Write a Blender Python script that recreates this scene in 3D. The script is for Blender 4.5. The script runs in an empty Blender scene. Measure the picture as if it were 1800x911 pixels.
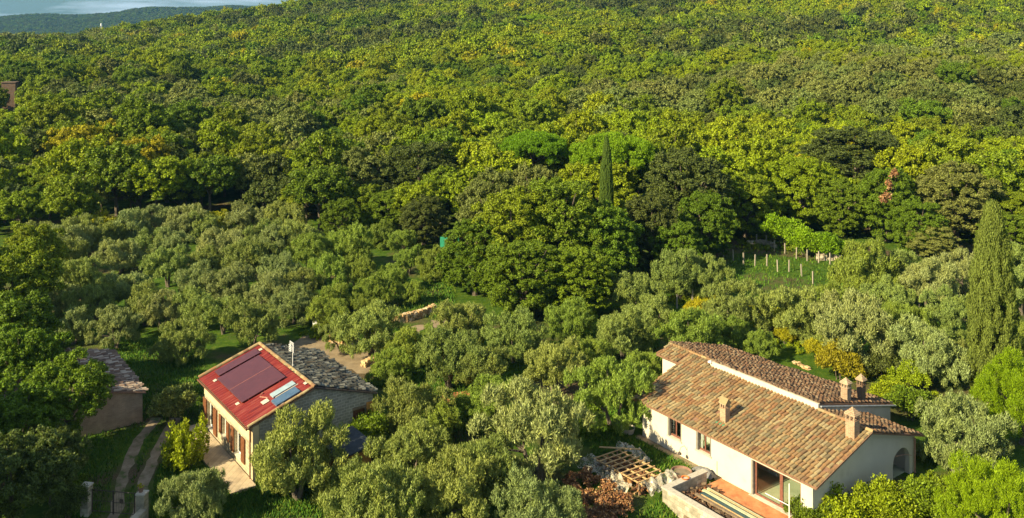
import bpy, bmesh, math, random
import numpy as np
from mathutils import Vector, Matrix

SC = bpy.context.scene
COL = SC.collection
R = math.radians
rnd = random.Random(7)

# ------------------------------------------------------------------ camera, sky, sun, exposure
H, F, HY = 27.0, 1560.0, 40.0          # camera height, focal length in photo pixels, horizon row
cam = bpy.data.cameras.new('camera')
cam.sensor_width = 36.0
cam.lens = F / 1800 * 36
cam.shift_y = -(455.5 - HY) / 1800
cam.clip_start, cam.clip_end = 0.5, 40000
camo = bpy.data.objects.new('camera', cam)
camo.location = (0, 0, H)
camo.rotation_euler = (R(90), 0, 0)
COL.objects.link(camo)
SC.camera = camo

SUN_EL, SUN_AZ = 31.0, 234.0           # azimuth clockwise from +Y
world = bpy.data.worlds.new('World')
SC.world = world
world.use_nodes = True
wn, wl = world.node_tree.nodes, world.node_tree.links
bg = wn['Background']
sky = wn.new('ShaderNodeTexSky')
sky.sky_type = 'NISHITA'
sky.sun_disc = False
sky.sun_elevation = R(SUN_EL)
sky.sun_rotation = R(SUN_AZ)
sky.air_density = 1.3
sky.dust_density = 0.4
sky.ozone_density = 2.5
tc = wn.new('ShaderNodeTexCoord')
mp = wn.new('ShaderNodeMapping')
mp.inputs['Scale'].default_value = (3.0, 3.0, 26.0)
cn = wn.new('ShaderNodeTexNoise')
cn.inputs['Scale'].default_value = 1.6
cn.inputs['Detail'].default_value = 8
cr = wn.new('ShaderNodeValToRGB')
cr.color_ramp.elements[0].position = 0.47
cr.color_ramp.elements[1].position = 0.60
mx = wn.new('ShaderNodeMix')
mx.data_type = 'RGBA'
mx.inputs['B'].default_value = (13.0, 15.0, 17.0, 1)
wl.new(tc.outputs['Generated'], mp.inputs['Vector'])
wl.new(mp.outputs[0], cn.inputs['Vector'])
wl.new(cn.outputs['Fac'], cr.inputs['Fac'])
mm = wn.new('ShaderNodeMath'); mm.operation = 'MULTIPLY'; mm.inputs[1].default_value = 0.85
wl.new(cr.outputs['Color'], mm.inputs[0])
wl.new(mm.outputs[0], mx.inputs['Factor'])
deep = wn.new('ShaderNodeVectorMath'); deep.operation = 'MULTIPLY'
deep.inputs[1].default_value = (0.55, 0.86, 1.16)
wl.new(sky.outputs[0], deep.inputs[0])
wl.new(deep.outputs[0], mx.inputs['A'])
wl.new(mx.outputs['Result'], bg.inputs['Color'])
bg.inputs['Strength'].default_value = 0.033

sl = bpy.data.lights.new('sun', 'SUN')
sl.energy = 5.0
sl.angle = R(0.5)
sl.color = (1.0, 0.85, 0.54)
so = bpy.data.objects.new('sun', sl)
COL.objects.link(so)
az, el = R(SUN_AZ), R(SUN_EL)
sdir = Vector((math.sin(az) * math.cos(el), math.cos(az) * math.cos(el), math.sin(el)))
so.rotation_euler = sdir.to_track_quat('Z', 'Y').to_euler()
so.location = (-60, -40, 90)

SC.view_settings.view_transform = 'Standard'
SC.view_settings.look = 'None'
SC.view_settings.exposure = 1.26
SC.view_settings.gamma = 1.0
SC.render.engine = 'CYCLES'
SC.cycles.max_bounces = 5
SC.cycles.diffuse_bounces = 2
SC.cycles.transparent_max_bounces = 6
SC.cycles.volume_bounces = 0

# ------------------------------------------------------------------ terrain heights and photo measurements
def sstep(a, b, t):
    t = min(1, max(0, (t - a) / (b - a)))
    return t * t * (3 - 2 * t)

def hz(x, y):
    h = 0.0
    s = max(0.0, y - 118)
    if s > 0:
        u = x / max(y, 1)
        lat = max(0.25, min(1.9, 1.05 + (0.0015 if x > 0 else 0.00225) * x))
        h = (0.01 * s + 0.00016 * s * s) * lat
        k = sstep(0, 90, s)
        h += k * (2.2 * math.sin(x * 0.021 + y * 0.017 + 1.0) + 1.7 * math.sin(y * 0.041 - x * 0.019) + 1.0 * math.sin(x * 0.06 + 2))
        yc = 480 + max(-0.1, u + 0.577) * 300
        t = sstep(yc, yc + 500, y)
        h = h * (1 - t) - 40 * t
        h = min(h, 90)
    # ground falls away below the terrace wall of the white house
    d = sstep(50.5, 46.0, y) * sstep(2.5, 8.0, x) * sstep(32.0, 18.0, x)
    h -= 1.4 * d
    # gentle humps of the garden
    if 0 < y < 135:
        h += 0.10 * math.sin(x * 0.31) * math.sin(y * 0.27 + 1) * sstep(90, 100, y)
    return h

def G(px, py, z=0.0):
    d = F * (H - z) / (py - HY)
    return Vector(((px - 900) * d / F, d, z))

def P(p):
    return 900 + F * p[0] / p[1], HY + F * (H - p[2]) / p[1]

# ------------------------------------------------------------------ object helpers
def tag(o, label=None, cat=None, group=None, kind=None):
    if label: o['label'] = label
    if cat: o['category'] = cat
    if group: o['group'] = group
    if kind: o['kind'] = kind
    return o

def thing(name, label, cat, loc=(0, 0, 0), rz=0.0, group=None):
    o = bpy.data.objects.new(name, None)
    o.empty_display_size = 0.3
    COL.objects.link(o)
    o.location = loc
    o.rotation_euler = (0, 0, rz)
    return tag(o, label, cat, group)

def link(name, me, parent=None, loc=None, rz=None):
    o = bpy.data.objects.new(name, me)
    COL.objects.link(o)
    if parent: o.parent = parent
    if loc is not None: o.location = loc
    if rz is not None: o.rotation_euler = (0, 0, rz)
    return o

class MB:
    """collects primitive solids into one mesh"""
    def __init__(s): s.v = []; s.f = []
    def add(s, vs, fs):
        n = len(s.v)
        s.v += [tuple(v) for v in vs]
        s.f += [tuple(i + n for i in f) for f in fs]
        return s
    def box(s, x0, x1, y0, y1, z0, z1):
        vs = [(x, y, z) for z in (z0, z1) for y in (y0, y1) for x in (x0, x1)]
        return s.add(vs, [(0, 2, 3, 1), (4, 5, 7, 6), (0, 1, 5, 4), (2, 6, 7, 3), (0, 4, 6, 2), (1, 3, 7, 5)])
    def beam(s, p, q, w, h, up=(0, 0, 1)):
        p, q = Vector(p), Vector(q)
        d = (q - p).normalized()
        a = d.cross(Vector(up))
        if a.length < 1e-4: a = d.cross(Vector((1, 0, 0)))
        a.normalize()
        b = a.cross(d)
        vs = [c + a * (i * w / 2) + b * (j * h / 2) for c in (p, q) for (i, j) in ((-1, -1), (1, -1), (1, 1), (-1, 1))]
        return s.add(vs, [(0, 1, 2, 3), (7, 6, 5, 4), (0, 4, 5, 1), (1, 5, 6, 2), (2, 6, 7, 3), (3, 7, 4, 0)])
    def tube(s, pts, radii, n=7, cap=True):
        pts = [Vector(p) for p in pts]
        if not hasattr(radii, '__len__'): radii = [radii] * len(pts)
        vs, fs = [], []
        for i, p in enumerate(pts):
            d = (pts[min(i + 1, len(pts) - 1)] - pts[max(i - 1, 0)]).normalized()
            a = d.cross(Vector((0.13, 0.21, 1)))
            if a.length < 0.05: a = d.cross(Vector((1, 0, 0)))
            a.normalize(); b = d.cross(a)
            for k in range(n):
                t = 2 * math.pi * k / n
                vs.append(p + (a * math.cos(t) + b * math.sin(t)) * radii[i])
        for i in range(len(pts) - 1):
            for k in range(n):
                fs.append((i * n + k, i * n + (k + 1) % n, (i + 1) * n + (k + 1) % n, (i + 1) * n + k))
        if cap:
            fs.append(tuple(range(n - 1, -1, -1)))
            fs.append(tuple((len(pts) - 1) * n + k for k in range(n)))
        return s.add(vs, fs)
    def prism(s, poly, axis, t0, t1):
        """polygon of 2-D points extruded along axis ('x': points are (y,z); 'y': (x,z); 'z': (x,y))"""
        def mk(p, t):
            return (t, p[0], p[1]) if axis == 'x' else (p[0], t, p[1]) if axis == 'y' else (p[0], p[1], t)
        n = len(poly)
        vs = [mk(p, t0) for p in poly] + [mk(p, t1) for p in poly]
        fs = [tuple(range(n)), tuple(range(2 * n - 1, n - 1, -1))]
        fs += [(i, i + n, (i + 1) % n + n, (i + 1) % n) for i in range(n)]
        return s.add(vs, fs)
    def mesh(s, name, mat, fix=True):
        me = bpy.data.meshes.new(name)
        me.from_pydata(s.v, [], s.f)
        if fix:
            bm = bmesh.new(); bm.from_mesh(me)
            big = [f for f in bm.faces if len(f.verts) > 4]
            if big: bmesh.ops.triangulate(bm, faces=big)
            bmesh.ops.recalc_face_normals(bm, faces=bm.faces)
            bm.to_mesh(me); bm.free()
        me.materials.append(mat)
        me.update()
        return me
    def build(s, name, mat, parent=None, loc=None, rz=None, fix=True):
        return link(name, s.mesh(name, mat, fix), parent, loc, rz)

# ------------------------------------------------------------------ materials
def new_mat(name):
    m = bpy.data.materials.new(name)
    m.use_nodes = True
    nt = m.node_tree
    return m, nt.nodes, nt.links, nt.nodes['Principled BSDF']

def ramp(nodes, stops, interp='LINEAR'):
    c = nodes.new('ShaderNodeValToRGB')
    e = c.color_ramp.elements
    c.color_ramp.interpolation = interp
    while len(e) < len(stops): e.new(0.5)
    for i, (p, col) in enumerate(stops):
        e[i].position = p
        e[i].color = (*col, 1)
    return c

def noise_mat(name, stops, scale=4.0, rough=0.8, bump=0.3, detail=6, coord='Object', metallic=0.0, bscale=None, bdist=0.02, spec=0.3):
    m, n, l, p = new_mat(name)
    t = n.new('ShaderNodeTexCoord')
    no = n.new('ShaderNodeTexNoise')
    no.inputs['Scale'].default_value = scale
    no.inputs['Detail'].default_value = detail
    no.inputs['Roughness'].default_value = 0.65
    l.new(t.outputs[coord], no.inputs['Vector'])
    c = ramp(n, stops)
    l.new(no.outputs['Fac'], c.inputs['Fac'])
    l.new(c.outputs['Color'], p.inputs['Base Color'])
    p.inputs['Roughness'].default_value = rough
    p.inputs['Metallic'].default_value = metallic
    p.inputs['Specular IOR Level'].default_value = spec
    if bump:
        nb = n.new('ShaderNodeTexNoise')
        nb.inputs['Scale'].default_value = bscale or scale * 4
        nb.inputs['Detail'].default_value = 5
        l.new(t.outputs[coord], nb.inputs['Vector'])
        b = n.new('ShaderNodeBump')
        b.inputs['Strength'].default_value = bump
        b.inputs['Distance'].default_value = bdist
        l.new(nb.outputs['Fac'], b.inputs['Height'])
        l.new(b.outputs['Normal'], p.inputs['Normal'])
    return m

def leaf_mat(name, gloss=0.25, rough=0.5, trans=0.30, var=0.55, yellow=0.25):
    """foliage: the tree's own tint (object property or point attribute), varied leaf by leaf"""
    m, n, l, p = new_mat(name)
    a = n.new('ShaderNodeAttribute'); a.attribute_type = 'INSTANCER'; a.attribute_name = 'tint'
    g = n.new('ShaderNodeNewGeometry')
    mr = n.new('ShaderNodeMapRange')
    mr.inputs['To Min'].default_value = 1 - var
    mr.inputs['To Max'].default_value = 1 + var
    l.new(g.outputs['Random Per Island'], mr.inputs['Value'])
    vm = n.new('ShaderNodeVectorMath'); vm.operation = 'SCALE'
    l.new(a.outputs['Vector'], vm.inputs[0]); l.new(mr.outputs[0], vm.inputs['Scale'])
    # broad drift towards yellow over groups of leaves
    t = n.new('ShaderNodeTexCoord')
    no = n.new('ShaderNodeTexNoise'); no.inputs['Scale'].default_value = 0.9; no.inputs['Detail'].default_value = 3
    l.new(t.outputs['Object'], no.inputs['Vector'])
    mr2 = n.new('ShaderNodeMapRange')
    mr2.inputs['From Min'].default_value = 0.45; mr2.inputs['From Max'].default_value = 0.75
    mr2.inputs['To Max'].default_value = yellow
    l.new(no.outputs['Fac'], mr2.inputs['Value'])
    mul = n.new('ShaderNodeVectorMath'); mul.operation = 'MULTIPLY'; mul.inputs[1].default_value = (1.38, 1.2, 0.6)
    l.new(vm.outputs[0], mul.inputs[0])
    mix = n.new('ShaderNodeMix'); mix.data_type = 'VECTOR'
    l.new(mr2.outputs[0], mix.inputs['Factor'])
    l.new(vm.outputs[0], mix.inputs['A']); l.new(mul.outputs[0], mix.inputs['B'])
    col = mix.outputs['Result']
    l.new(col, p.inputs['Base Color'])
    p.inputs['Roughness'].default_value = rough
    p.inputs['Specular IOR Level'].default_value = gloss
    tr = n.new('ShaderNodeBsdfTranslucent')
    tm = n.new('ShaderNodeVectorMath'); tm.operation = 'MULTIPLY'; tm.inputs[1].default_value = (1.5, 1.5, 0.5)
    l.new(col, tm.inputs[0]); l.new(tm.outputs[0], tr.inputs['Color'])
    ms = n.new('ShaderNodeMixShader'); ms.inputs[0].default_value = trans  # share of light let through
    l.new(p.outputs[0], ms.inputs[1]); l.new(tr.outputs[0], ms.inputs[2])
    l.new(ms.outputs[0], n['Material Output'].inputs['Surface'])
    return m

M = {}
M['leaf'] = leaf_mat('broad_leaf', gloss=0.18, rough=0.55, trans=0.22)
M['olive'] = leaf_mat('olive_leaf', gloss=0.22, rough=0.5, trans=0.10, var=0.45, yellow=0.4)
M['needle'] = leaf_mat('needle_leaf', gloss=0.15, rough=0.6, trans=0.25, var=0.4, yellow=0.15)
M['bark'] = noise_mat('bark', [(0.3, (0.06, 0.045, 0.03)), (0.7, (0.17, 0.14, 0.10))], 5, 0.95, 0.8)
M['bark_olive'] = noise_mat('bark_olive', [(0.3, (0.07, 0.055, 0.04)), (0.7, (0.20, 0.165, 0.12))], 6, 0.95, 0.8)
M['plaster'] = noise_mat('white_plaster', [(0.28, (0.46, 0.40, 0.30)), (0.42, (0.56, 0.50, 0.39)), (0.8, (0.62, 0.56, 0.44))], 0.7, 0.85, 0.15, 8, bscale=30, bdist=0.006)
M['plaster_grey'] = noise_mat('grey_plaster', [(0.3, (0.40, 0.42, 0.42)), (0.7, (0.55, 0.56, 0.54))], 1.1, 0.9, 0.2, 8, bscale=20, bdist=0.01)
M['cream'] = noise_mat('cream_render', [(0.3, (0.493, 0.377, 0.216)), (0.7, (0.612, 0.492, 0.304))], 1.6, 0.9, 0.25, 8, bscale=18, bdist=0.012)
M['wood_brown'] = noise_mat('brown_shutter_wood', [(0.3, (0.10, 0.035, 0.015)), (0.7, (0.22, 0.09, 0.035))], 7, 0.6, 0.2)
M['wood_orange'] = noise_mat('orange_wood', [(0.3, (0.38, 0.17, 0.04)), (0.7, (0.55, 0.28, 0.08))], 6, 0.7, 0.2)
M['wood_frame'] = noise_mat('red_brown_frame', [(0.3, (0.14, 0.055, 0.035)), (0.7, (0.22, 0.09, 0.06))], 6, 0.5, 0.1)
M['wood_pale'] = noise_mat('pale_timber', [(0.3, (0.38, 0.23, 0.09)), (0.7, (0.58, 0.40, 0.19))], 5, 0.8, 0.2)
M['wood_dark'] = noise_mat('weathered_timber', [(0.3, (0.10, 0.07, 0.045)), (0.7, (0.26, 0.19, 0.12))], 5, 0.85, 0.3)
M['grey_wood'] = noise_mat('grey_shutter', [(0.3, (0.13, 0.12, 0.10)), (0.7, (0.22, 0.20, 0.17))], 5, 0.7, 0.1)
M['sill'] = noise_mat('sill_stone', [(0.3, (0.35, 0.31, 0.24)), (0.7, (0.52, 0.47, 0.38))], 6, 0.8, 0.2)
M['metal_grey'] = noise_mat('galvanised_metal', [(0.3, (0.33, 0.35, 0.36)), (0.7, (0.50, 0.52, 0.53))], 8, 0.45, 0, metallic=0.6)
M['metal_dark'] = noise_mat('dark_iron', [(0.3, (0.05, 0.04, 0.035)), (0.7, (0.12, 0.09, 0.07))], 8, 0.6, 0, metallic=0.3)
M['copper'] = noise_mat('brown_downpipe', [(0.3, (0.10, 0.045, 0.025)), (0.7, (0.17, 0.08, 0.045))], 8, 0.5, 0)
M['white_paint'] = noise_mat('white_paint', [(0.3, (0.70, 0.69, 0.65)), (0.7, (0.82, 0.81, 0.77))], 5, 0.6, 0)
M['solar'] = noise_mat('maroon_solar_glass', [(0.3, (0.062, 0.016, 0.018)), (0.7, (0.088, 0.023, 0.024))], 2.0, 0.30, 0, spec=0.5)
M['solar_line'] = noise_mat('panel_rail', [(0.3, (0.30, 0.11, 0.08)), (0.7, (0.36, 0.14, 0.10))], 8, 0.5, 0)
M['blue_panel'] = noise_mat('blue_collector_glass', [(0.3, (0.035, 0.075, 0.13)), (0.7, (0.07, 0.12, 0.19))], 2, 0.25, 0, spec=0.6)
M['bluegrey'] = noise_mat('blue_grey_tank', [(0.3, (0.20, 0.28, 0.31)), (0.7, (0.32, 0.40, 0.42))], 3, 0.35, 0, spec=0.5)
M['slate'] = noise_mat('dark_felt_roof', [(0.3, (0.03, 0.035, 0.04)), (0.7, (0.06, 0.07, 0.08))], 4, 0.9, 0.1)
M['gravel'] = noise_mat('pale_gravel', [(0.3, (0.163, 0.121, 0.073)), (0.55, (0.245, 0.185, 0.112)), (0.8, (0.299, 0.237, 0.152))], 1.3, 0.95, 0.5, 10, bscale=40)
M['terracotta'] = noise_mat('terracotta_paving', [(0.3, (0.30, 0.10, 0.04)), (0.5, (0.46, 0.18, 0.07)), (0.75, (0.55, 0.27, 0.13))], 1.6, 0.85, 0.4, 10, bscale=25)
M['tuft'] = noise_mat('floor_screed', [(0.3, (0.34, 0.37, 0.23)), (0.7, (0.48, 0.50, 0.33))], 1, 0.8, 0)
M['room_dark'] = noise_mat('room_floor', [(0.3, (0.10, 0.08, 0.06)), (0.7, (0.18, 0.14, 0.10))], 1, 0.8, 0)
M['curtain'] = noise_mat('pale_curtain', [(0.3, (0.50, 0.48, 0.42)), (0.7, (0.62, 0.60, 0.54))], 3, 0.9, 0)
M['rust'] = noise_mat('rusty_rod', [(0.3, (0.30, 0.13, 0.08)), (0.7, (0.48, 0.27, 0.19))], 8, 0.7, 0)
M['orange_plastic'] = noise_mat('orange_plastic', [(0.3, (0.62, 0.14, 0.03)), (0.7, (0.72, 0.20, 0.05))], 5, 0.5, 0)
M['grey_cloth'] = noise_mat('grey_tarpaulin', [(0.3, (0.10, 0.10, 0.10)), (0.7, (0.18, 0.17, 0.16))], 5, 0.6, 0.2)
M['brown_tub'] = noise_mat('brown_tub', [(0.3, (0.18, 0.09, 0.06)), (0.7, (0.28, 0.17, 0.12))], 4, 0.7, 0.2)
M['teal'] = noise_mat('teal_sheet', [(0.3, (0.028, 0.053, 0.056)), (0.7, (0.056, 0.105, 0.105))], 4, 0.4, 0.1)
M['green_net'] = noise_mat('green_net', [(0.3, (0.02, 0.22, 0.12)), (0.7, (0.05, 0.36, 0.22))], 4, 0.6, 0.2)
M['yellowish_bar'] = noise_mat('pale_yellow_profile', [(0.3, (0.36, 0.36, 0.20)), (0.7, (0.54, 0.52, 0.32))], 7, 0.6, 0)
M['post'] = noise_mat('pale_post', [(0.3, (0.240, 0.208, 0.152)), (0.7, (0.384, 0.336, 0.264))], 5, 0.85, 0.1)

def glass_mat():
    m, n, l, p = new_mat('window_glass')
    tr = n.new('ShaderNodeBsdfTransparent'); tr.inputs['Color'].default_value = (0.93, 0.96, 0.94, 1)
    gl = n.new('ShaderNodeBsdfGlossy'); gl.inputs['Roughness'].default_value = 0.04
    lw = n.new('ShaderNodeLayerWeight'); lw.inputs['Blend'].default_value = 0.25
    ms = n.new('ShaderNodeMixShader')
    l.new(lw.outputs['Fresnel'], ms.inputs[0]); l.new(tr.outputs[0], ms.inputs[1]); l.new(gl.outputs[0], ms.inputs[2])
    l.new(ms.outputs[0], n['Material Output'].inputs['Surface'])
    return m
M['glass'] = glass_mat()

def plastic_mat():
    m, n, l, p = new_mat('clear_plastic_sheet')
    p.inputs['Base Color'].default_value = (0.55, 0.50, 0.38, 1)
    p.inputs['Roughness'].default_value = 0.28
    tr = n.new('ShaderNodeBsdfTransparent')
    t = n.new('ShaderNodeTexCoord')
    no = n.new('ShaderNodeTexNoise'); no.inputs['Scale'].default_value = 3.0; no.inputs['Detail'].default_value = 6
    l.new(t.outputs['Object'], no.inputs['Vector'])
    c = ramp(n, [(0.38, (0.06,) * 3), (0.66, (0.75,) * 3)])
    l.new(no.outputs['Fac'], c.inputs['Fac'])
    ms = n.new('ShaderNodeMixShader')
    l.new(c.outputs['Color'], ms.inputs[0]); l.new(tr.outputs[0], ms.inputs[1]); l.new(p.outputs[0], ms.inputs[2])
    l.new(ms.outputs[0], n['Material Output'].inputs['Surface'])
    return m
M['plastic'] = plastic_mat()

def island_mat(name, stops, rough=0.85, nscale=7.0, dirt=(0.12, 0.09, 0.06), dirt_amt=0.5, bump=0.3):
    """each separate piece (tile, stone) takes its own colour from the ramp; patches of weathering on top"""
    m, n, l, p = new_mat(name)
    g = n.new('ShaderNodeNewGeometry')
    c = ramp(n, stops, 'CONSTANT')
    l.new(g.outputs['Random Per Island'], c.inputs['Fac'])
    t = n.new('ShaderNodeTexCoord')
    no = n.new('ShaderNodeTexNoise'); no.inputs['Scale'].default_value = nscale; no.inputs['Detail'].default_value = 7
    no.inputs['Roughness'].default_value = 0.7
    l.new(t.outputs['Object'], no.inputs['Vector'])
    n2 = n.new('ShaderNodeTexNoise'); n2.inputs['Scale'].default_value = 0.55; n2.inputs['Detail'].default_value = 4
    l.new(t.outputs['Object'], n2.inputs['Vector'])
    mu = n.new('ShaderNodeMath'); mu.operation = 'MULTIPLY'
    l.new(no.outputs['Fac'], mu.inputs[0]); l.new(n2.outputs['Fac'], mu.inputs[1])
    mr = n.new('ShaderNodeMapRange')
    mr.inputs['From Min'].default_value = 0.22; mr.inputs['From Max'].default_value = 0.40
    mr.inputs['To Max'].default_value = dirt_amt
    l.new(mu.outputs[0], mr.inputs['Value'])
    mix = n.new('ShaderNodeMix'); mix.data_type = 'RGBA'; mix.inputs['B'].default_value = (*dirt, 1)
    l.new(mr.outputs[0], mix.inputs['Factor']); l.new(c.outputs['Color'], mix.inputs['A'])
    l.new(mix.outputs['Result'], p.inputs['Base Color'])
    p.inputs['Roughness'].default_value = rough
    p.inputs['Specular IOR Level'].default_value = 0.25
    b = n.new('ShaderNodeBump'); b.inputs['Strength'].default_value = bump; b.inputs['Distance'].default_value = 0.02
    l.new(no.outputs['Fac'], b.inputs['Height']); l.new(b.outputs['Normal'], p.inputs['Normal'])
    return m

def even(cols):
    return [(i / len(cols), c) for i, c in enumerate(cols)]
TERRA = [(0.267, 0.154, 0.070), (0.298, 0.188, 0.085), (0.196, 0.111, 0.055), (0.329, 0.231, 0.109), (0.259, 0.133, 0.059), (0.172, 0.128, 0.066),
         (0.306, 0.223, 0.109), (0.235, 0.171, 0.085), (0.353, 0.274, 0.140), (0.274, 0.163, 0.074), (0.212, 0.171, 0.089), (0.282, 0.163, 0.070)]
M['tile_terra'] = island_mat('terracotta_tiles', even(TERRA), dirt=(0.17, 0.14, 0.08), dirt_amt=0.6)
M['tile_brown_shaded'] = island_mat('brown_tiles_shade_toned', even([(0.098, 0.058, 0.032), (0.138, 0.078, 0.042), (0.075, 0.049, 0.032), (0.155, 0.098, 0.058), (0.115, 0.063, 0.037), (0.178, 0.127, 0.080)]),  # brown darkened to carry the shade of slopes turned from the sun
                             dirt=(0.058, 0.046, 0.027), dirt_amt=0.5)
M['tile_lichen'] = island_mat('lichen_grey_tiles', even([(0.038, 0.038, 0.032), (0.076, 0.076, 0.058), (0.027, 0.027, 0.022), (0.194, 0.189, 0.152), (0.065, 0.051, 0.034), (0.108, 0.108, 0.083), (0.032, 0.032, 0.027), (0.049, 0.046, 0.037)]),
                              nscale=11, dirt=(0.259, 0.259, 0.211), dirt_amt=0.5)
M['tile_shed'] = island_mat('shed_tiles', even([(0.20, 0.13, 0.09), (0.30, 0.22, 0.16), (0.12, 0.08, 0.06), (0.42, 0.34, 0.26), (0.17, 0.10, 0.065)]),
                            dirt=(0.32, 0.26, 0.19), dirt_amt=0.4)
M['stone_tan'] = island_mat('tan_field_stones', even([(0.50, 0.34, 0.16), (0.58, 0.42, 0.22), (0.40, 0.27, 0.13), (0.62, 0.48, 0.30), (0.46, 0.28, 0.12)]), dirt_amt=0.3)
M['stone_pale'] = island_mat('pale_wall_stones', even([(0.36, 0.31, 0.22), (0.44, 0.38, 0.27), (0.28, 0.24, 0.17), (0.48, 0.41, 0.30)]), dirt_amt=0.3)
M['brush'] = island_mat('dead_brown_leaves', even([(0.18, 0.075, 0.03), (0.42, 0.26, 0.12), (0.26, 0.12, 0.045), (0.10, 0.05, 0.03), (0.36, 0.19, 0.07), (0.20, 0.09, 0.04)]), dirt_amt=0.2)

def red_roof_mat():
    m, n, l, p = new_mat('red_corrugated_roof')
    t = n.new('ShaderNodeTexCoord')
    mp_ = n.new('ShaderNodeMapping'); mp_.inputs['Scale'].default_value = (5.0, 0.6, 1)
    no = n.new('ShaderNodeTexNoise'); no.inputs['Scale'].default_value = 1.2; no.inputs['Detail'].default_value = 6
    l.new(t.outputs['Object'], mp_.inputs['Vector']); l.new(mp_.outputs[0], no.inputs['Vector'])
    c = ramp(n, [(0.3, (0.12, 0.010, 0.008)), (0.5, (0.19, 0.019, 0.011)), (0.74, (0.27, 0.07, 0.045))])
    l.new(no.outputs['Fac'], c.inputs['Fac']); l.new(c.outputs['Color'], p.inputs['Base Color'])
    p.inputs['Roughness'].default_value = 0.4
    return m
M['red_roof'] = red_roof_mat()

def masonry_mat(name, c1, c2, mortar, w, h, msize=0.02, rough=0.9, bump=0.6, dirt=0.35, axis='x'):
    """courses of blocks on walls: object space, wrapped round whichever face"""
    m, n, l, p = new_mat(name)
    t = n.new('ShaderNodeTexCoord')
    sp = n.new('ShaderNodeSeparateXYZ'); l.new(t.outputs['Object'], sp.inputs[0])
    ad = n.new('ShaderNodeMath'); ad.operation = 'ADD'
    l.new(sp.outputs['X'], ad.inputs[0]); l.new(sp.outputs['Y'], ad.inputs[1])
    cb = n.new('ShaderNodeCombineXYZ'); l.new(ad.outputs[0], cb.inputs['X']); l.new(sp.outputs['Z'], cb.inputs['Y'])
    nz = n.new('ShaderNodeTexNoise'); nz.inputs['Scale'].default_value = 3.0; nz.inputs['Detail'].default_value = 3
    l.new(t.outputs['Object'], nz.inputs['Vector'])
    vm = n.new('ShaderNodeVectorMath'); vm.operation = 'MULTIPLY_ADD'
    vm.inputs[1].default_value = (0.10 * w * 2, 0.10 * w * 2, 0)
    l.new(nz.outputs['Color'], vm.inputs[0]); l.new(cb.outputs[0], vm.inputs[2])
    br = n.new('ShaderNodeTexBrick')
    br.inputs['Color1'].default_value = (*c1, 1); br.inputs['Color2'].default_value = (*c2, 1); br.inputs['Mortar'].default_value = (*mortar, 1)
    br.inputs['Scale'].default_value = 1.0
    br.inputs['Brick Width'].default_value = w; br.inputs['Row Height'].default_value = h
    br.inputs['Mortar Size'].default_value = msize; br.inputs['Mortar Smooth'].default_value = 0.3
    l.new(vm.outputs[0], br.inputs['Vector'])
    no = n.new('ShaderNodeTexNoise'); no.inputs['Scale'].default_value = 1.4; no.inputs['Detail'].default_value = 9; no.inputs['Roughness'].default_value = 0.7
    l.new(t.outputs['Object'], no.inputs['Vector'])
    c = ramp(n, [(0.3, (1 - dirt,) * 3), (0.7, (1.15,) * 3)])
    l.new(no.outputs['Fac'], c.inputs['Fac'])
    mu = n.new('ShaderNodeMix'); mu.data_type = 'RGBA'; mu.blend_type = 'MULTIPLY'; mu.inputs['Factor'].default_value = 1
    l.new(br.outputs['Color'], mu.inputs['A']); l.new(c.outputs['Color'], mu.inputs['B'])
    l.new(mu.outputs['Result'], p.inputs['Base Color'])
    p.inputs['Roughness'].default_value = rough
    b = n.new('ShaderNodeBump'); b.inputs['Strength'].default_value = bump; b.inputs['Distance'].default_value = 0.03
    iv = n.new('ShaderNodeMath'); iv.operation = 'SUBTRACT'
    l.new(no.outputs['Fac'], iv.inputs[0]); l.new(br.outputs['Fac'], iv.inputs[1])
    l.new(iv.outputs[0], b.inputs['Height']); l.new(b.outputs['Normal'], p.inputs['Normal'])
    return m
M['stone_wall'] = masonry_mat('cream_rubble_stone', (0.46, 0.37, 0.23), (0.32, 0.26, 0.16), (0.50, 0.42, 0.28), 0.42, 0.20, 0.03)
M['stone_grey'] = masonry_mat('grey_rubble_stone', (0.34, 0.31, 0.24), (0.24, 0.22, 0.17), (0.42, 0.38, 0.30), 0.36, 0.18, 0.03)
M['block_wall'] = masonry_mat('pale_block_wall', (0.58, 0.52, 0.38), (0.34, 0.30, 0.21), (0.40, 0.35, 0.25), 0.37, 0.26, 0.03, dirt=0.55)
M['shed_brick'] = masonry_mat('pinkish_brick', (0.440, 0.294, 0.180), (0.360, 0.231, 0.142), (0.420, 0.336, 0.228), 0.25, 0.075, 0.012, bump=0.3)
M['chimney_brick'] = masonry_mat('tan_brick', (0.42, 0.26, 0.14), (0.28, 0.15, 0.08), (0.44, 0.36, 0.25), 0.24, 0.07, 0.012, bump=0.3)
M['tower_stone'] = masonry_mat('brown_tower_stone', (0.17, 0.105, 0.06), (0.13, 0.08, 0.05), (0.12, 0.085, 0.06), 0.6, 0.3, 0.03)
M['paving'] = masonry_mat('cream_paving', (0.48, 0.38, 0.24), (0.40, 0.31, 0.20), (0.28, 0.22, 0.14), 0.5, 0.5, 0.02, bump=0.2)

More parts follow.
